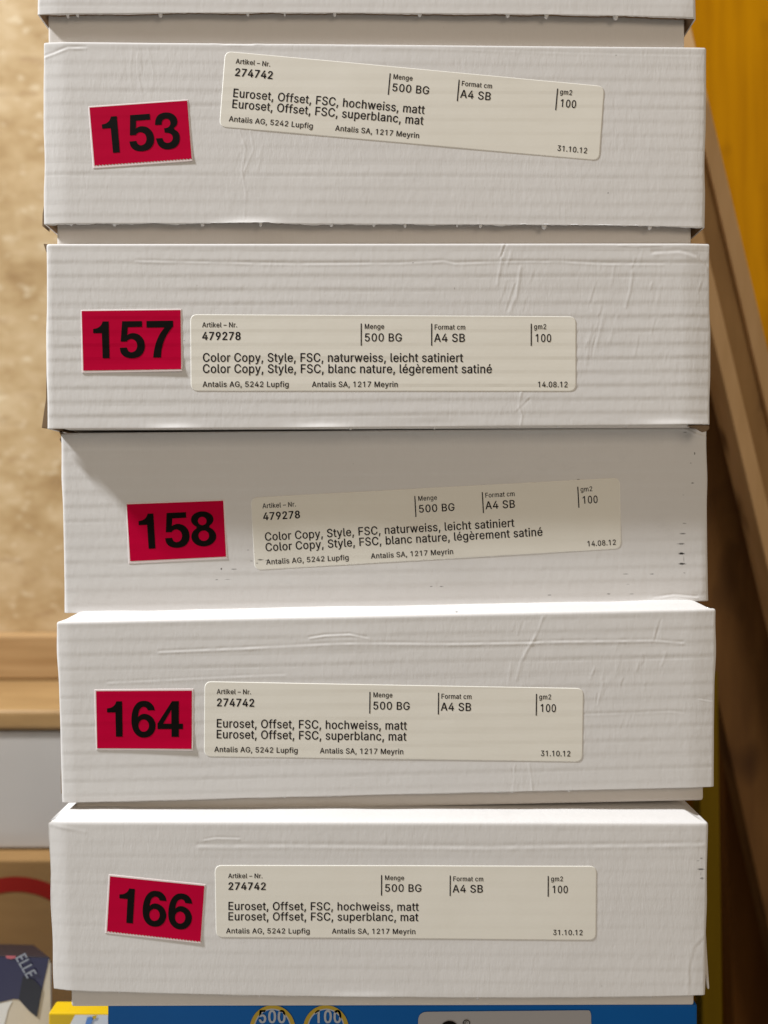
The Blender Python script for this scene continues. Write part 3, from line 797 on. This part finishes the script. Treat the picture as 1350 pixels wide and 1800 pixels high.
t157, f157 = make_box('white paper box bearing the red 157 sticker beside a level cream label',
    dict(TL=(80, 428), TR=(1249, 427), BR=(1249, 746), BL=(82, 754), d=-0.002, seed=37, flute=0.0553, ripple=0.0195, low=0.16, ph=1.2, sag=1,
         bendL=(12, 0.40), bendR=(52, 1.0), creases=c157,
         dents=[(310, 755, 36, 7, 0.95), (570, 754, 46, 7, 1.0), (1185, 747, 50, 7, 0.8), (760, 745, 60, 8, -0.2)]),
    [(104, 560), (1225, 560), (1225, 749), (104, 753)], 0.0024, 0.0015,
    tabs=[(616, 5, 4), (764, 5, 4), (983, 4, 4), (1102, 4, 3)], wav=0.17,
    blobs=[(726, 462, 2.5, 1.2, 0.7), (799, 507, 1.2, 3, 0.5), (324, 599, 3, 1.2, 0.5)])
number_sticker(t157, f157, '157', [(144, 547.1), (317.4, 545.2), (319, 649.3), (147.1, 651.7)],
               [(143.4, 546.3), (318.4, 544.3), (320, 651.9), (145.5, 655)], curl=0.55)
address_label(t157, f157, [(336, 554), (1011, 557.5), (1011, 686.5), (337, 686)], (337, 554), 1.0, 1.0, 0.001, 'A')

# ---- 158
smudge158 = [(1221, 797, 2, 3.4, 0.8), (1214, 814, 2, 2, 0.35), (1217, 849, 4, 1.8, 0.7), (1201, 870, 3, 2, 0.15), (1203, 920, 5, 1.8, 0.45),
             (1200, 938, 7.5, 2.0, 0.75), (1197, 956, 10, 2.2, 0.75), (1198, 973, 8.5, 3.0, 1.0), (1199, 991, 9.5, 2.8, 0.95),
             (1202, 983, 1.2, 8, 0.4), (1203, 1007, 3, 2.5, 0.3), (1146, 1009, 6, 1.3, 0.7), (1100, 1009, 7, 1.3, 0.6), (1104, 1027, 5, 1.1, 0.3),
             (389, 1000, 2.4, 2.4, 1.0), (411, 1000.5, 7, 1.5, 0.7), (381, 1019, 3.5, 1.6, 0.6), (400, 1018.5, 8, 1.1, 0.4),
             (758, 1031, 4, 1.4, 0.6), (776, 1031, 5, 1.4, 0.6), (966, 1046, 5, 1.4, 0.6), (1070, 1044, 5, 1.6, 0.6), (1110, 1044, 7, 1.2, 0.5),
             (436, 967, 3, 2, 0.3), (442, 986, 4, 3, 0.25), (1017, 843, 4, 1.6, 0.7), (1204, 760, 5, 2, 0.5)]
t158, f158 = make_box('white paper box bearing the red 158 sticker, half in the shadow of the lid above',
    dict(TL=(106, 761), TR=(1243, 751), BR=(1246, 1056), BL=(113, 1078), d=0.011, seed=41, flute=0.0326, ripple=0.0105, low=0.14, ph=2.0, sag=0,
         bendL=(8, 0.24), bendR=(14, 0.4), creases=[([(1150, 1051), (1185, 1046), (1225, 1050)], 0.35, 4, 's'), ([(118, 1066), (125, 1076)], .1, 3, 'r'),
         ([(1205, 752), (1225, 762), (1246, 768)], 0.5, 4, 's')],
         dents=[(1185, 1058, 33, 8, 1.0)]),
    [(130, 870), (1222, 870), (1222, 1053), (130, 1073)], 0.0165, 0.0003,
    tabs=[(235, 4, 3), (386, 4, 4), (487, 5, 4), (608, 4, 3), (958, 4, 3), (860, 3, 3)], wav=0.17, blobs=smudge158)
number_sticker(t158, f158, '158', [(223, 886.6), (392.5, 880.1), (397.4, 978.4), (229, 986.4)],
               [(222.7, 885), (393.2, 879.2), (398.7, 981), (227.1, 990.1)], curl=0.12)
address_label(t158, f158, [(442, 876), (1088, 841), (1090.7, 963), (448.7, 1000.8)], (442.7, 874.3), 0.960, 0.945, -0.0564, 'A',
              label_mat('smudged_label_paper', [(458, 984, 8, 2, 0.8), (470, 985, 6, 2, 0.6), (452, 990, 3, 2, 0.5), (500, 982, 10, 1.2, 0.3), (446, 971, 4, 1.5, 0.35)], 0.011))

# ---- 164
c164 = [([(280, 1146), (420, 1140), (540, 1134), (600, 1131), (680, 1131), (790, 1132), (930, 1130), (960, 1128), (1150, 1126), (1200, 1130)], 0.20, 5, 's'),
        ([(545, 1121), (570, 1117), (615, 1115), (645, 1121)], 0.28, 4, 's'),
        ([(190, 1200), (280, 1196), (400, 1190), (500, 1186)], 0.10, 5, 's'),
        ([(955, 1085), (945, 1110), (935, 1130), (925, 1145), (915, 1165), (908, 1195)], 0.17, 4, 'r'),
        ([(898, 1165), (895, 1200)], 0.10, 4, 'r'),
        ([(1160, 1090), (1150, 1125)], 0.12, 4, 's'), ([(1128, 1150), (1118, 1180)], 0.08, 4, 'r'), ([(1060, 1200), (1050, 1240)], 0.08, 4, 'r'),
        ([(1090, 1150), (1080, 1190)], 0.06, 4, 'r'), ([(930, 1342), (934, 1370), (936, 1390)], 0.14, 3, 'r'), ([(905, 1345), (902, 1395)], 0.08, 3, 'r'),
        ([(1025, 1256), (1100, 1254), (1180, 1251), (1200, 1253)], 0.09, 5, 's'), ([(1230, 1229), (1250, 1233)], 0.2, 3, 's')]
c164 += wrinkles(7, 1040, 1190, 1100, 1270, 15, 0.07) + wrinkles(8, 890, 960, 1090, 1190, 5, 0.07) + wrinkles(9, 890, 950, 1345, 1385, 4, 0.05, 0.0)
t164, f164 = make_box('white paper box bearing the red 164 sticker beside a nearly level cream label',
    dict(TL=(98, 1093), TR=(1260, 1070), BR=(1255, 1384), BL=(109, 1412), d=0.0, seed=53, flute=0.0390, ripple=0.0180, low=0.2, ph=0.7, sag=-1,
         bendL=(26, 0.56), bendR=(50, 0.7), creases=c164, dents=[(595, 1125, 70, 14, 0.2)]),
    [(133, 1210), (1237, 1190), (1237, 1408), (133, 1431)], 0.0040, 0.0034,
    tabs=[(290, 2, 3), (500, 2, 3), (900, 3, 3), (1000, 3, 3)], wav=0.15, topn=0.3, blobs=[(804, 1077, 3, 1.2, 0.8)])
number_sticker(t164, f164, '164', [(169.2, 1214.7), (337.4, 1213.9), (337.1, 1315.7), (171.2, 1314.9)],
               [(166.8, 1213), (339.5, 1211.7), (338.7, 1318.2), (170.4, 1317)], curl=0.6)
address_label(t164, f164, [(361, 1199), (1024, 1211), (1022, 1337.5), (360, 1328.5)], (363, 1198.4), 0.982, 0.975, 0.012, 'B')

# ---- 166
c166 = [([(350, 1487), (500, 1487), (700, 1489), (860, 1490), (960, 1488), (1100, 1486), (1235, 1484)], 0.18, 8, 's'),
        ([(360, 1476), (380, 1473), (420, 1474)], 0.15, 4, 's'), ([(85, 1450), (110, 1455), (150, 1462)], 0.15, 6, 'r'),
        ([(258, 1470), (262, 1495)], 0.06, 3, 'r'), ([(1245, 1640), (1222, 1665), (1212, 1700), (1212, 1745)], 0.1, 7, 's')]
c166 += wrinkles(10, 230, 700, 1455, 1510, 5, 0.035, 0.1)
t166, f166 = make_box('white paper box bearing the red 166 sticker, resting on the blue box',
    dict(TL=(83, 1444), TR=(1246, 1446), BR=(1240, 1750), BL=(94, 1740), d=-0.007, seed=67, flute=0.0146, ripple=0.0135, low=0.22, ph=0.2, sag=8,
         bendL=(36, 1.28), bendR=(32, 0.3), creases=c166, dents=[(640, 1752, 60, 6, 0.3)]),
    [(124, 1540), (1221, 1540), (1221, 1768), (124, 1771)], -0.001, 0.0034,
    tabs=[(456, 5, 2), (580, 3, 2), (690, 3, 3), (840, 6, 4), (1144, 4, 3), (210, 2, 3)], wav=0.17, topn=0.3,
    blobs=[(1233, 1509, 4, 2.5, 0.5), (1227, 1513, 4, 2, 0.3), (1232, 1528, 9, 2.6, 0.75), (1234, 1544, 5.5, 3, 0.55), (1232, 1536, 1.5, 6, 0.3)])
number_sticker(t166, f166, '166', [(193.7, 1540.1), (359.5, 1556.9), (352.6, 1655.2), (188.4, 1637.6)],
               [(192.3, 1538.1), (360.5, 1555.3), (353, 1656.8), (186.1, 1639.2)], zig=True, curl=0.3)
address_label(t166, f166, [(379, 1522), (1047, 1523.3), (1046, 1650.8), (381, 1646)], (383, 1523.1), 0.983, 0.925, 0.005, 'B')

# ------------------------------------------------------------------ things around the stack
def block(name, x0, x1, y0, y1, z0, z1, parent, mats, bev=0.001, seg=2):
    bm = bmesh.new()
    bmesh.ops.create_cube(bm, size=1)
    bmesh.ops.scale(bm, vec=(x1 - x0, y1 - y0, z1 - z0), verts=bm.verts)
    bmesh.ops.translate(bm, vec=((x0 + x1) / 2, (y0 + y1) / 2, (z0 + z1) / 2), verts=bm.verts)
    if bev: bmesh.ops.bevel(bm, geom=bm.edges[:], offset=bev, segments=seg, profile=0.5, affect='EDGES')
    me = bpy.data.meshes.new(name); bm.to_mesh(me); bm.free()
    return link(name, me, parent, mats)

def prism(name, poly_px, d0, d1, parent, mats, bev=0.0008, warp=None):
    """outline standing at depth d0, with real thickness back to depth d1"""
    bm = bmesh.new()
    k = (D + d0) / F
    vs = [bm.verts.new(((x - CX) * k, d0, -(y - CY) * k)) for x, y in poly_px]
    f = bm.faces.new(vs)
    r = bmesh.ops.extrude_face_region(bm, geom=[f])
    bmesh.ops.translate(bm, vec=(0, d1 - d0, 0), verts=[v for v in r['geom'] if isinstance(v, bmesh.types.BMVert)])
    bmesh.ops.recalc_face_normals(bm, faces=bm.faces[:])
    if bev: bmesh.ops.bevel(bm, geom=bm.edges[:], offset=bev, segments=2, profile=0.5, affect='EDGES')
    me = bpy.data.meshes.new(name); bm.to_mesh(me); bm.free()
    return link(name, me, parent, mats)

def flat(name, polys, d, parent, mat):
    """printed shapes on a carton front at depth d"""
    k = (D + d) / F
    V = []; T = []
    for v, t in polys:
        n = len(V); V += [((x - CX) * k, d, -(y - CY) * k) for x, y in v]; T += [tuple(n + i for i in q) for q in t]
    return link(name, mesh(name, V, T), parent, [mat])

def wood_mat(name, c0, c1, grain=(30, 30, 2.2), rot=(0, 0, 0), rough=0.65, knots=None, knotc=(0.08, 0.035, 0.012)):
    m, nt, b = new_mat(name, c0, rough, 0.25)
    P = geo_pos(nt)
    g = noise(nt, P, 4, 6, 0.62, grain, rot)
    g2 = noise(nt, P, 9, 3, 0.5, tuple(x * 0.5 for x in grain), rot)
    c = mixc(nt, math_(nt, 'MULTIPLY_ADD', math_(nt, 'ADD', g, g2), 1.6, -1.1, clamp=True), c0, c1)
    if knots:
        kn = noise(nt, P, knots, 2, 0.5, (1, 1, 0.6), rot)
        c = mixc(nt, math_(nt, 'MULTIPLY', math_(nt, 'SUBTRACT', kn, 0.63, clamp=True), 7.0, clamp=True), c, knotc)
    nt.links.new(c, b.inputs['Base Color'])
    bump(nt, b, g, 0.3, 0.0006)
    return m

# pale pressed board behind, left
m_osb, nt, b = new_mat('pressed_board', (0.60, 0.42, 0.22), 0.7, 0.2)
P = geo_pos(nt)
n1 = noise(nt, P, 22, 5, 0.6, (1, 1, 1.7), (0, 0.5, 0)); n2 = noise(nt, P, 42, 3, 0.6, (0.6, 1, 2.2), (0, -0.25, 0))
c = ramp(nt, n1, [(0.26, (0.33, 0.20, 0.085)), (0.42, (0.47, 0.32, 0.155)), (0.55, (0.56, 0.405, 0.22)), (0.74, (0.68, 0.53, 0.33))])
c = mixc(nt, math_(nt, 'MULTIPLY', math_(nt, 'SUBTRACT', n2, 0.60, clamp=True), 4.0, clamp=True), c, (0.32, 0.18, 0.08))
n3 = noise(nt, P, 75, 3, 0.6, (1, 1, 1.5), (0, 0.9, 0))
c = mixc(nt, math_(nt, 'MULTIPLY', math_(nt, 'SUBTRACT', n3, 0.57, clamp=True), 4.0, clamp=True), c, (0.82, 0.70, 0.50))
nt.links.new(c, b.inputs['Base Color']); bump(nt, b, n2, 0.05, 0.0004)
TABLE = -0.5000
def tpy(dd): return CY - TABLE * F / (D + dd) - 1
o = block('pressed_board_panel', -0.62, -0.02, 0.345, 0.365, -0.1420, 0.60, None, [m_osb])
tag(o, 'pale pressed wood board standing behind the left side of the stack', 'wooden board')
m_pine = wood_mat('pine_wood', (0.50, 0.32, 0.15), (0.36, 0.21, 0.085), (2, 6, 40))
o = block('wooden_batten', -0.62, -0.02, 0.327, 0.344, -0.1420, -0.1040, None, [m_pine], 0.002)
tag(o, 'horizontal pine batten along the foot of the pale pressed board', 'batten')
m_shelf = wood_mat('shelf_wood', (0.42, 0.265, 0.115), (0.28, 0.165, 0.065), (3, 8, 8), (0, 0, 0.5), 0.45)
o = block('wooden_shelf', -0.62, -0.02, 0.215, 0.3445, -0.1570, -0.1425, None, [m_shelf], 0.003, 3)
tag(o, 'light brown wooden shelf board at the left, above the white carton', 'shelf')
m_wc, nt, b = new_mat('white_carton', (0.33, 0.31, 0.285), 0.6, 0.2)
P = geo_pos(nt); nt.links.new(mixc(nt, noise(nt, P, 12, 4), (0.43, 0.405, 0.375), (0.53, 0.505, 0.475)), b.inputs['Base Color'])
t = thing('white_carton', 'plain white carton under the wooden shelf, on the brown cardboard box', 'carton', (-0.36, 0.22, -0.2440))
o = block('body', -0.26, 0.23, -0.002, 0.12, 0.0008, 0.0855, t, [m_wc], 0.0015)
m_cb, nt, b = new_mat('brown_cardboard', (0.26, 0.15, 0.06), 0.85, 0.1)
P = geo_pos(nt); nt.links.new(mixc(nt, noise(nt, P, 30, 4, 0.6, (1, 1, 4)), (0.235, 0.135, 0.052), (0.30, 0.175, 0.07)), b.inputs['Base Color'])
m_redp, nt, b = new_mat('red_carton_print', (0.24, 0.009, 0.005), 0.7, 0.2)
t = thing('cardboard_box', 'brown cardboard box with a red printed arc, below the white carton', 'cardboard box', (-0.36, 0.20, TABLE))
block('body', -0.26, 0.23, 0, 0.14, 0, -0.2442 - TABLE, t, [m_cb], 0.0015)
k = (D + 0.1996) / F
arc_o, arc_i = [], []
for i in range(25):
    a = math.radians(180 - 180 * i / 24)
    ax, az = (28 - CX) * k + 0.36, -(1680 - CY) * k - TABLE
    arc_o.append((ax + 0.058 * math.cos(a), az + 0.0555 * math.sin(a))); arc_i.append((ax + 0.0475 * math.cos(a), az + 0.045 * math.sin(a)))
V = [(x, -0.0003, z) for x, z in arc_o + arc_i]
link('printed_arc', mesh('printed_arc', V, [(i, i + 1, 26 + i, 25 + i) for i in range(24)]), t, [m_redp])

# navy and cream pack, lower left corner
m_cream, nt, b = new_mat('cream_carton', (0.66, 0.58, 0.44), 0.5, 0.3)
P = geo_pos(nt); nt.links.new(mixc(nt, noise(nt, P, 20, 3), (0.60, 0.53, 0.41), (0.72, 0.65, 0.52)), b.inputs['Base Color'])
m_navy, nt, b = new_mat('navy_print', (0.028, 0.026, 0.075), 0.4, 0.4)
m_navy2, nt, b = new_mat('darker_navy', (0.012, 0.010, 0.018), 0.4, 0.4)
m_lett, nt, b = new_mat('pale_lettering', (0.33, 0.36, 0.42), 0.5, 0.3)
m_pink, nt, b = new_mat('pink_print', (0.55, 0.14, 0.17), 0.5, 0.3)
m_whp, nt, b = new_mat('white_print', (0.80, 0.80, 0.76), 0.5, 0.3)
t = thing('navy_pack', 'navy and cream pack with pale slanted lettering in the lower left corner', 'pack', (0, 0, 0))
dN = 0.085
o = prism('carton', [(-70, 1679), (86, 1683), (90, 1694), (93, tpy(dN)), (-70, tpy(dN))], dN, dN + 0.06, t, [m_cream], 0.0006)
for v_ in o.data.vertices:                 # the top folds down towards the back
    if v_.co.y > dN + 0.03:
        if v_.co.z > -0.35: v_.co.z -= 0.022
        if v_.co.x > -0.25: v_.co.x -= 0.032
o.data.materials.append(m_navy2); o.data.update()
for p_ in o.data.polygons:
    if p_.normal.z > 0.2: p_.material_index = 1  # top face coloured darker than the navy to offset the light on it
nav = [(-69, 1680), (86, 1684), (83, 1700), (77, 1725), (71, 1755), (65, 1788), (50, 1776), (33, 1757), (24, 1756), (0, 1762), (-69, 1780)]
flat('navy_panel', [fill1(nav, True)], dN - 0.0002, t, m_navy)
dk = [(40, 1716), (60, 1722), (74, 1738), (71, 1755), (65, 1788), (50, 1776), (33, 1757), (36, 1740)]
flat('dark_facet', [fill1(dk, True)], dN - 0.0005, t, m_navy2)
whs = [(-69, 1782), (0, 1764), (22, 1759), (14, 1775), (8, 1800), (4, 1978), (-69, 1978)]
flat('white_panel', [fill1(whs, True)], dN - 0.0002, t, m_whp)
flat('pink_spot', [fill1([(10, 1679.6), (28, 1680.2), (27, 1684), (19, 1686), (11, 1684)], True)], dN - 0.0005, t, m_pink)
ang = math.radians(62); sc = 1.0
LV = []; LT = []
v, tt = text_tris('ELLE', 0, 46, 0, 21, True)
pol = []
for x, y in v: pol.append((27 + x * math.cos(ang) - y * math.sin(ang) * 0.9, 1684 + x * math.sin(ang) * 0.92 + y * math.cos(ang) * 0.9))
flat('lettering', [(pol, tt)], dN - 0.0009, t, m_lett)

# yellow and white pack
m_yel, nt, b = new_mat('yellow_print', (0.68, 0.44, 0.0), 0.45, 0.3)
m_bl, nt, b = new_mat('blue_print', (0.12, 0.28, 0.62), 0.45, 0.3)
t = thing('yellow_pack', 'yellow and white pack squeezed between the navy pack and the blue box', 'pack', (0, 0, 0))
dY = 0.06
prism('carton', [(85, 1781), (222, 1782), (222, tpy(dY)), (85, tpy(dY))], dY, dY + 0.012, t, [m_yel], 0.0008)
flat('white_panel', [fill1([(132, 1784), (190, 1784), (191, 1985), (108, 1985), (118, 1810)], True)], dY - 0.0002, t, m_whp)
flat('blue_mark', [fill1([(153, 1789), (160, 1787), (164, 1790), (160, 1800), (156, 1815), (150, 1830), (148, 1815), (150, 1800)], True)], dY - 0.0005, t, m_bl)
flat('yellow_mark', [fill1([(163, 1786), (171, 1785), (168, 1791), (162, 1792)], True)], dY - 0.0005, t, m_yel)

# blue box under the stack
m_blue, nt, b = new_mat('blue_carton', (0.004, 0.085, 0.30), 0.5, 0.15)
P = geo_pos(nt); nt.links.new(mixc(nt, noise(nt, P, 16, 4), (0.002, 0.095, 0.36), (0.003, 0.135, 0.50)), b.inputs['Base Color'])
m_gold, nt, b = new_mat('gold_ring_print', (0.52, 0.36, 0.03), 0.45, 0.3)
m_grey, nt, b = new_mat('grey_print', (0.46, 0.49, 0.55), 0.5, 0.3)
m_panel, nt, b = new_mat('grey_panel_print', (0.42, 0.41, 0.42), 0.5, 0.3)
t = thing('blue_paper_box', 'bright blue box with 500 and 100 in yellow rings, under the white boxes', 'paper box')
dB = 0.002
kB = (D + dB) / F
zt = f166 and -(1771 - CY) * (D - 0.001) / F - 0.0003
block('carton', (189 - CX) * kB, (1226 - CX) * kB, dB, dB + 0.20, TABLE, zt, t, [m_blue], 0.0010)
for s, cx, gx in (('500', 479, 455), ('100', 573, 553)):
    ro, ri, rw = ell(cx, 1809, 40, 42, 48), ell(cx, 1809, 33, 36, 48), ell(cx, 1809, 31, 34, 48)
    flat('ring_print', [fill1([ro, ri], True)], dB - 0.0003, t, m_gold)
    flat('ring_edge_print', [fill1([ri, rw], True)], dB - 0.0003, t, m_grey)
    flat('number_print', [text_tris(s, gx, gx + 49, 1798, 22, True)], dB - 0.0003, t, m_grey)
pp = rounded_quad([(735, 1779), (1039, 1770.5), (1040, 1960), (735, 1960)], 16)
pp = [(x, max(y, 1776.0 + 0.0 * x)) for x, y in pp]
flat('grey_panel', [fill1(pp, True)], dB - 0.0003, t, m_panel)
flat('logo_print', [fill1(ell(790, 1812, 17, 17.5), True)], dB - 0.0006, t, MAT_INK)
flat('mark_print', [fill1([ell(820, 1799, 6.5, 6.5, 24), ell(820, 1799, 5.2, 5.2, 24)], True), text_tris('C', 817, 823, 1802.5, 7, False)], dB - 0.0006, t, MAT_INK)

# right side: yellow board, leaning wooden tray, dark boards
m_yb = wood_mat('yellow_stained_wood', (0.56, 0.245, 0.0005), (0.40, 0.16, 0.0004), (22, 22, 1.5), rough=0.5, knots=30, knotc=(0.30, 0.12, 0.0005))
m_yb.node_tree.nodes['Principled BSDF'].inputs['Specular IOR Level'].default_value = 0.05
kY = (D + 0.30) / F
o = block('yellow_board', (1150 - CX) * kY, (1600 - CX) * kY, 0.30, 0.322, TABLE, 0.62, None, [m_yb], 0.001)
tag(o, 'yellow stained formwork board standing behind the right side of the stack', 'wooden board')
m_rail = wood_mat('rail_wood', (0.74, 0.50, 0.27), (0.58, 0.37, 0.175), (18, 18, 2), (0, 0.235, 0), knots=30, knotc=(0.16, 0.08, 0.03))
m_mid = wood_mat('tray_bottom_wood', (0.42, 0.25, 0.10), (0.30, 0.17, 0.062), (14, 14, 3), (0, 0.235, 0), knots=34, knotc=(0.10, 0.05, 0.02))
t = thing('wooden_tray', 'narrow wooden tray with two pale rails leaning against the yellow board', 'wooden tray')
s_ = 0.238
def lean(xa, xb, y0=40, y1=2170, ref=500, s=s_): return [(xa + (y0 - ref) * s, y0), (xb + (y0 - ref) * s, y0), (xb + (y1 - ref) * s, y1), (xa + (y1 - ref) * s, y1)]
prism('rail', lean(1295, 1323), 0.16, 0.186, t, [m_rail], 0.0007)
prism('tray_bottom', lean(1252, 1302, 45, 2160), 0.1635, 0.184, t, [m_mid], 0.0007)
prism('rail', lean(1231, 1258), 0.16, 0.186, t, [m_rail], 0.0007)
m_dark = wood_mat('dark_wood', (0.27, 0.14, 0.045), (0.15, 0.07, 0.022), (16, 16, 2), (0, 0.2, 0), knots=22, knotc=(0.08, 0.035, 0.012))
o = prism('dark_board', [(1105, 520), (1262, 520), (1480, 1500), (1500, tpy(0.2)), (1465, tpy(0.2))], 0.20, 0.22, None, [m_dark], 0.001)
tag(o, 'dark brown knotty board leaning behind the wooden tray at the right edge', 'wooden board')
m_red = wood_mat('reddish_wood', (0.26, 0.11, 0.02), (0.19, 0.075, 0.014), (16, 16, 2))
o = prism('reddish_board', [(1270, 1290), (1420, 1270), (1440, tpy(0.25)), (1299, tpy(0.25))], 0.25, 0.268, None, [m_red], 0.001)
tag(o, 'short reddish brown board standing behind the dark leaning board, lower right', 'wooden board')

m_ol, nt, b = new_mat('shaded_yellow_wood', (0.20, 0.13, 0.004), 0.6, 0.1)  # olive base: the yellow board's shade put into the colour
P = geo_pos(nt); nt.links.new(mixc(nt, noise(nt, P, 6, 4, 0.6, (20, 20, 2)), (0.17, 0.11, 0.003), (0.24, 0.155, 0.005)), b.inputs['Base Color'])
o = prism('shaded_board_strip', [(1228, 1180), (1262, 1180), (1276, tpy(0.18)), (1238, tpy(0.18))], 0.18, 0.195, None, [m_ol], 0.001)  # added strip standing in for the yellow board in shade
tag(o, 'narrow added stand-in post in shade close behind the right side of the lowest white boxes', 'strip')

# loose flaps and torn corners of the white boxes
m_fl, nt, b = new_mat('torn_board_edge', (0.22, 0.15, 0.09), 0.85, 0.1)
m_flw = MAT_TRAY
prism('side_flap', [(83, 560), (80.5, 700), (73, 752), (84, 753)], 0.004, 0.007, t157, [m_fl], 0.0002)
prism('side_flap', [(76, 428), (84, 429), (86, 448), (81, 443)], 0.004, 0.012, t157, [m_fl], 0.0002)
prism('side_flap', [(78, 355), (74.5, 376), (74, 397), (78, 400)], 0.005, 0.012, t153, [m_fl], 0.0002)
prism('torn_corner', [(1212, 748), (1228, 745.5), (1247, 748), (1247, 754), (1240, 759), (1226, 751)], -0.0005, 0.004, t157, [m_fl], 0.0003)
prism('torn_corner', [(103, 757), (107, 768), (104, 772), (108, 779), (112, 790), (112, 762)], 0.0125, 0.016, t158, [m_fl], 0.0003)
prism('side_flap', [(1241, 1640), (1242.6, 1670), (1247, 1738), (1244.5, 1739), (1239, 1700)], 0.0, 0.0015, t166, [m_flw], 0.0002)
prism('side_flap', [(108.5, 1340), (106.5, 1365), (107, 1394), (110, 1398)], 0.004, 0.006, t164, [m_fl], 0.0002)

# setting
m_tab = wood_mat('table_wood', (0.28, 0.17, 0.08), (0.18, 0.10, 0.045), (3, 30, 30))
o = block('table_top', -1.2, 1.2, -0.12, 0.60, TABLE - 0.03, TABLE, None, [m_tab], 0.002); o['kind'] = 'structure'
m_wall, nt, b = new_mat('wall_plaster', (0.30, 0.25, 0.20), 0.9, 0.1)
P = geo_pos(nt); nt.links.new(mixc(nt, noise(nt, P, 5, 4), (0.26, 0.215, 0.17), (0.33, 0.28, 0.225)), b.inputs['Base Color'])
o = block('wall', -1.5, 1.5, 0.605, 0.655, -1.1, 1.6, None, [m_wall], 0); o['kind'] = 'structure'
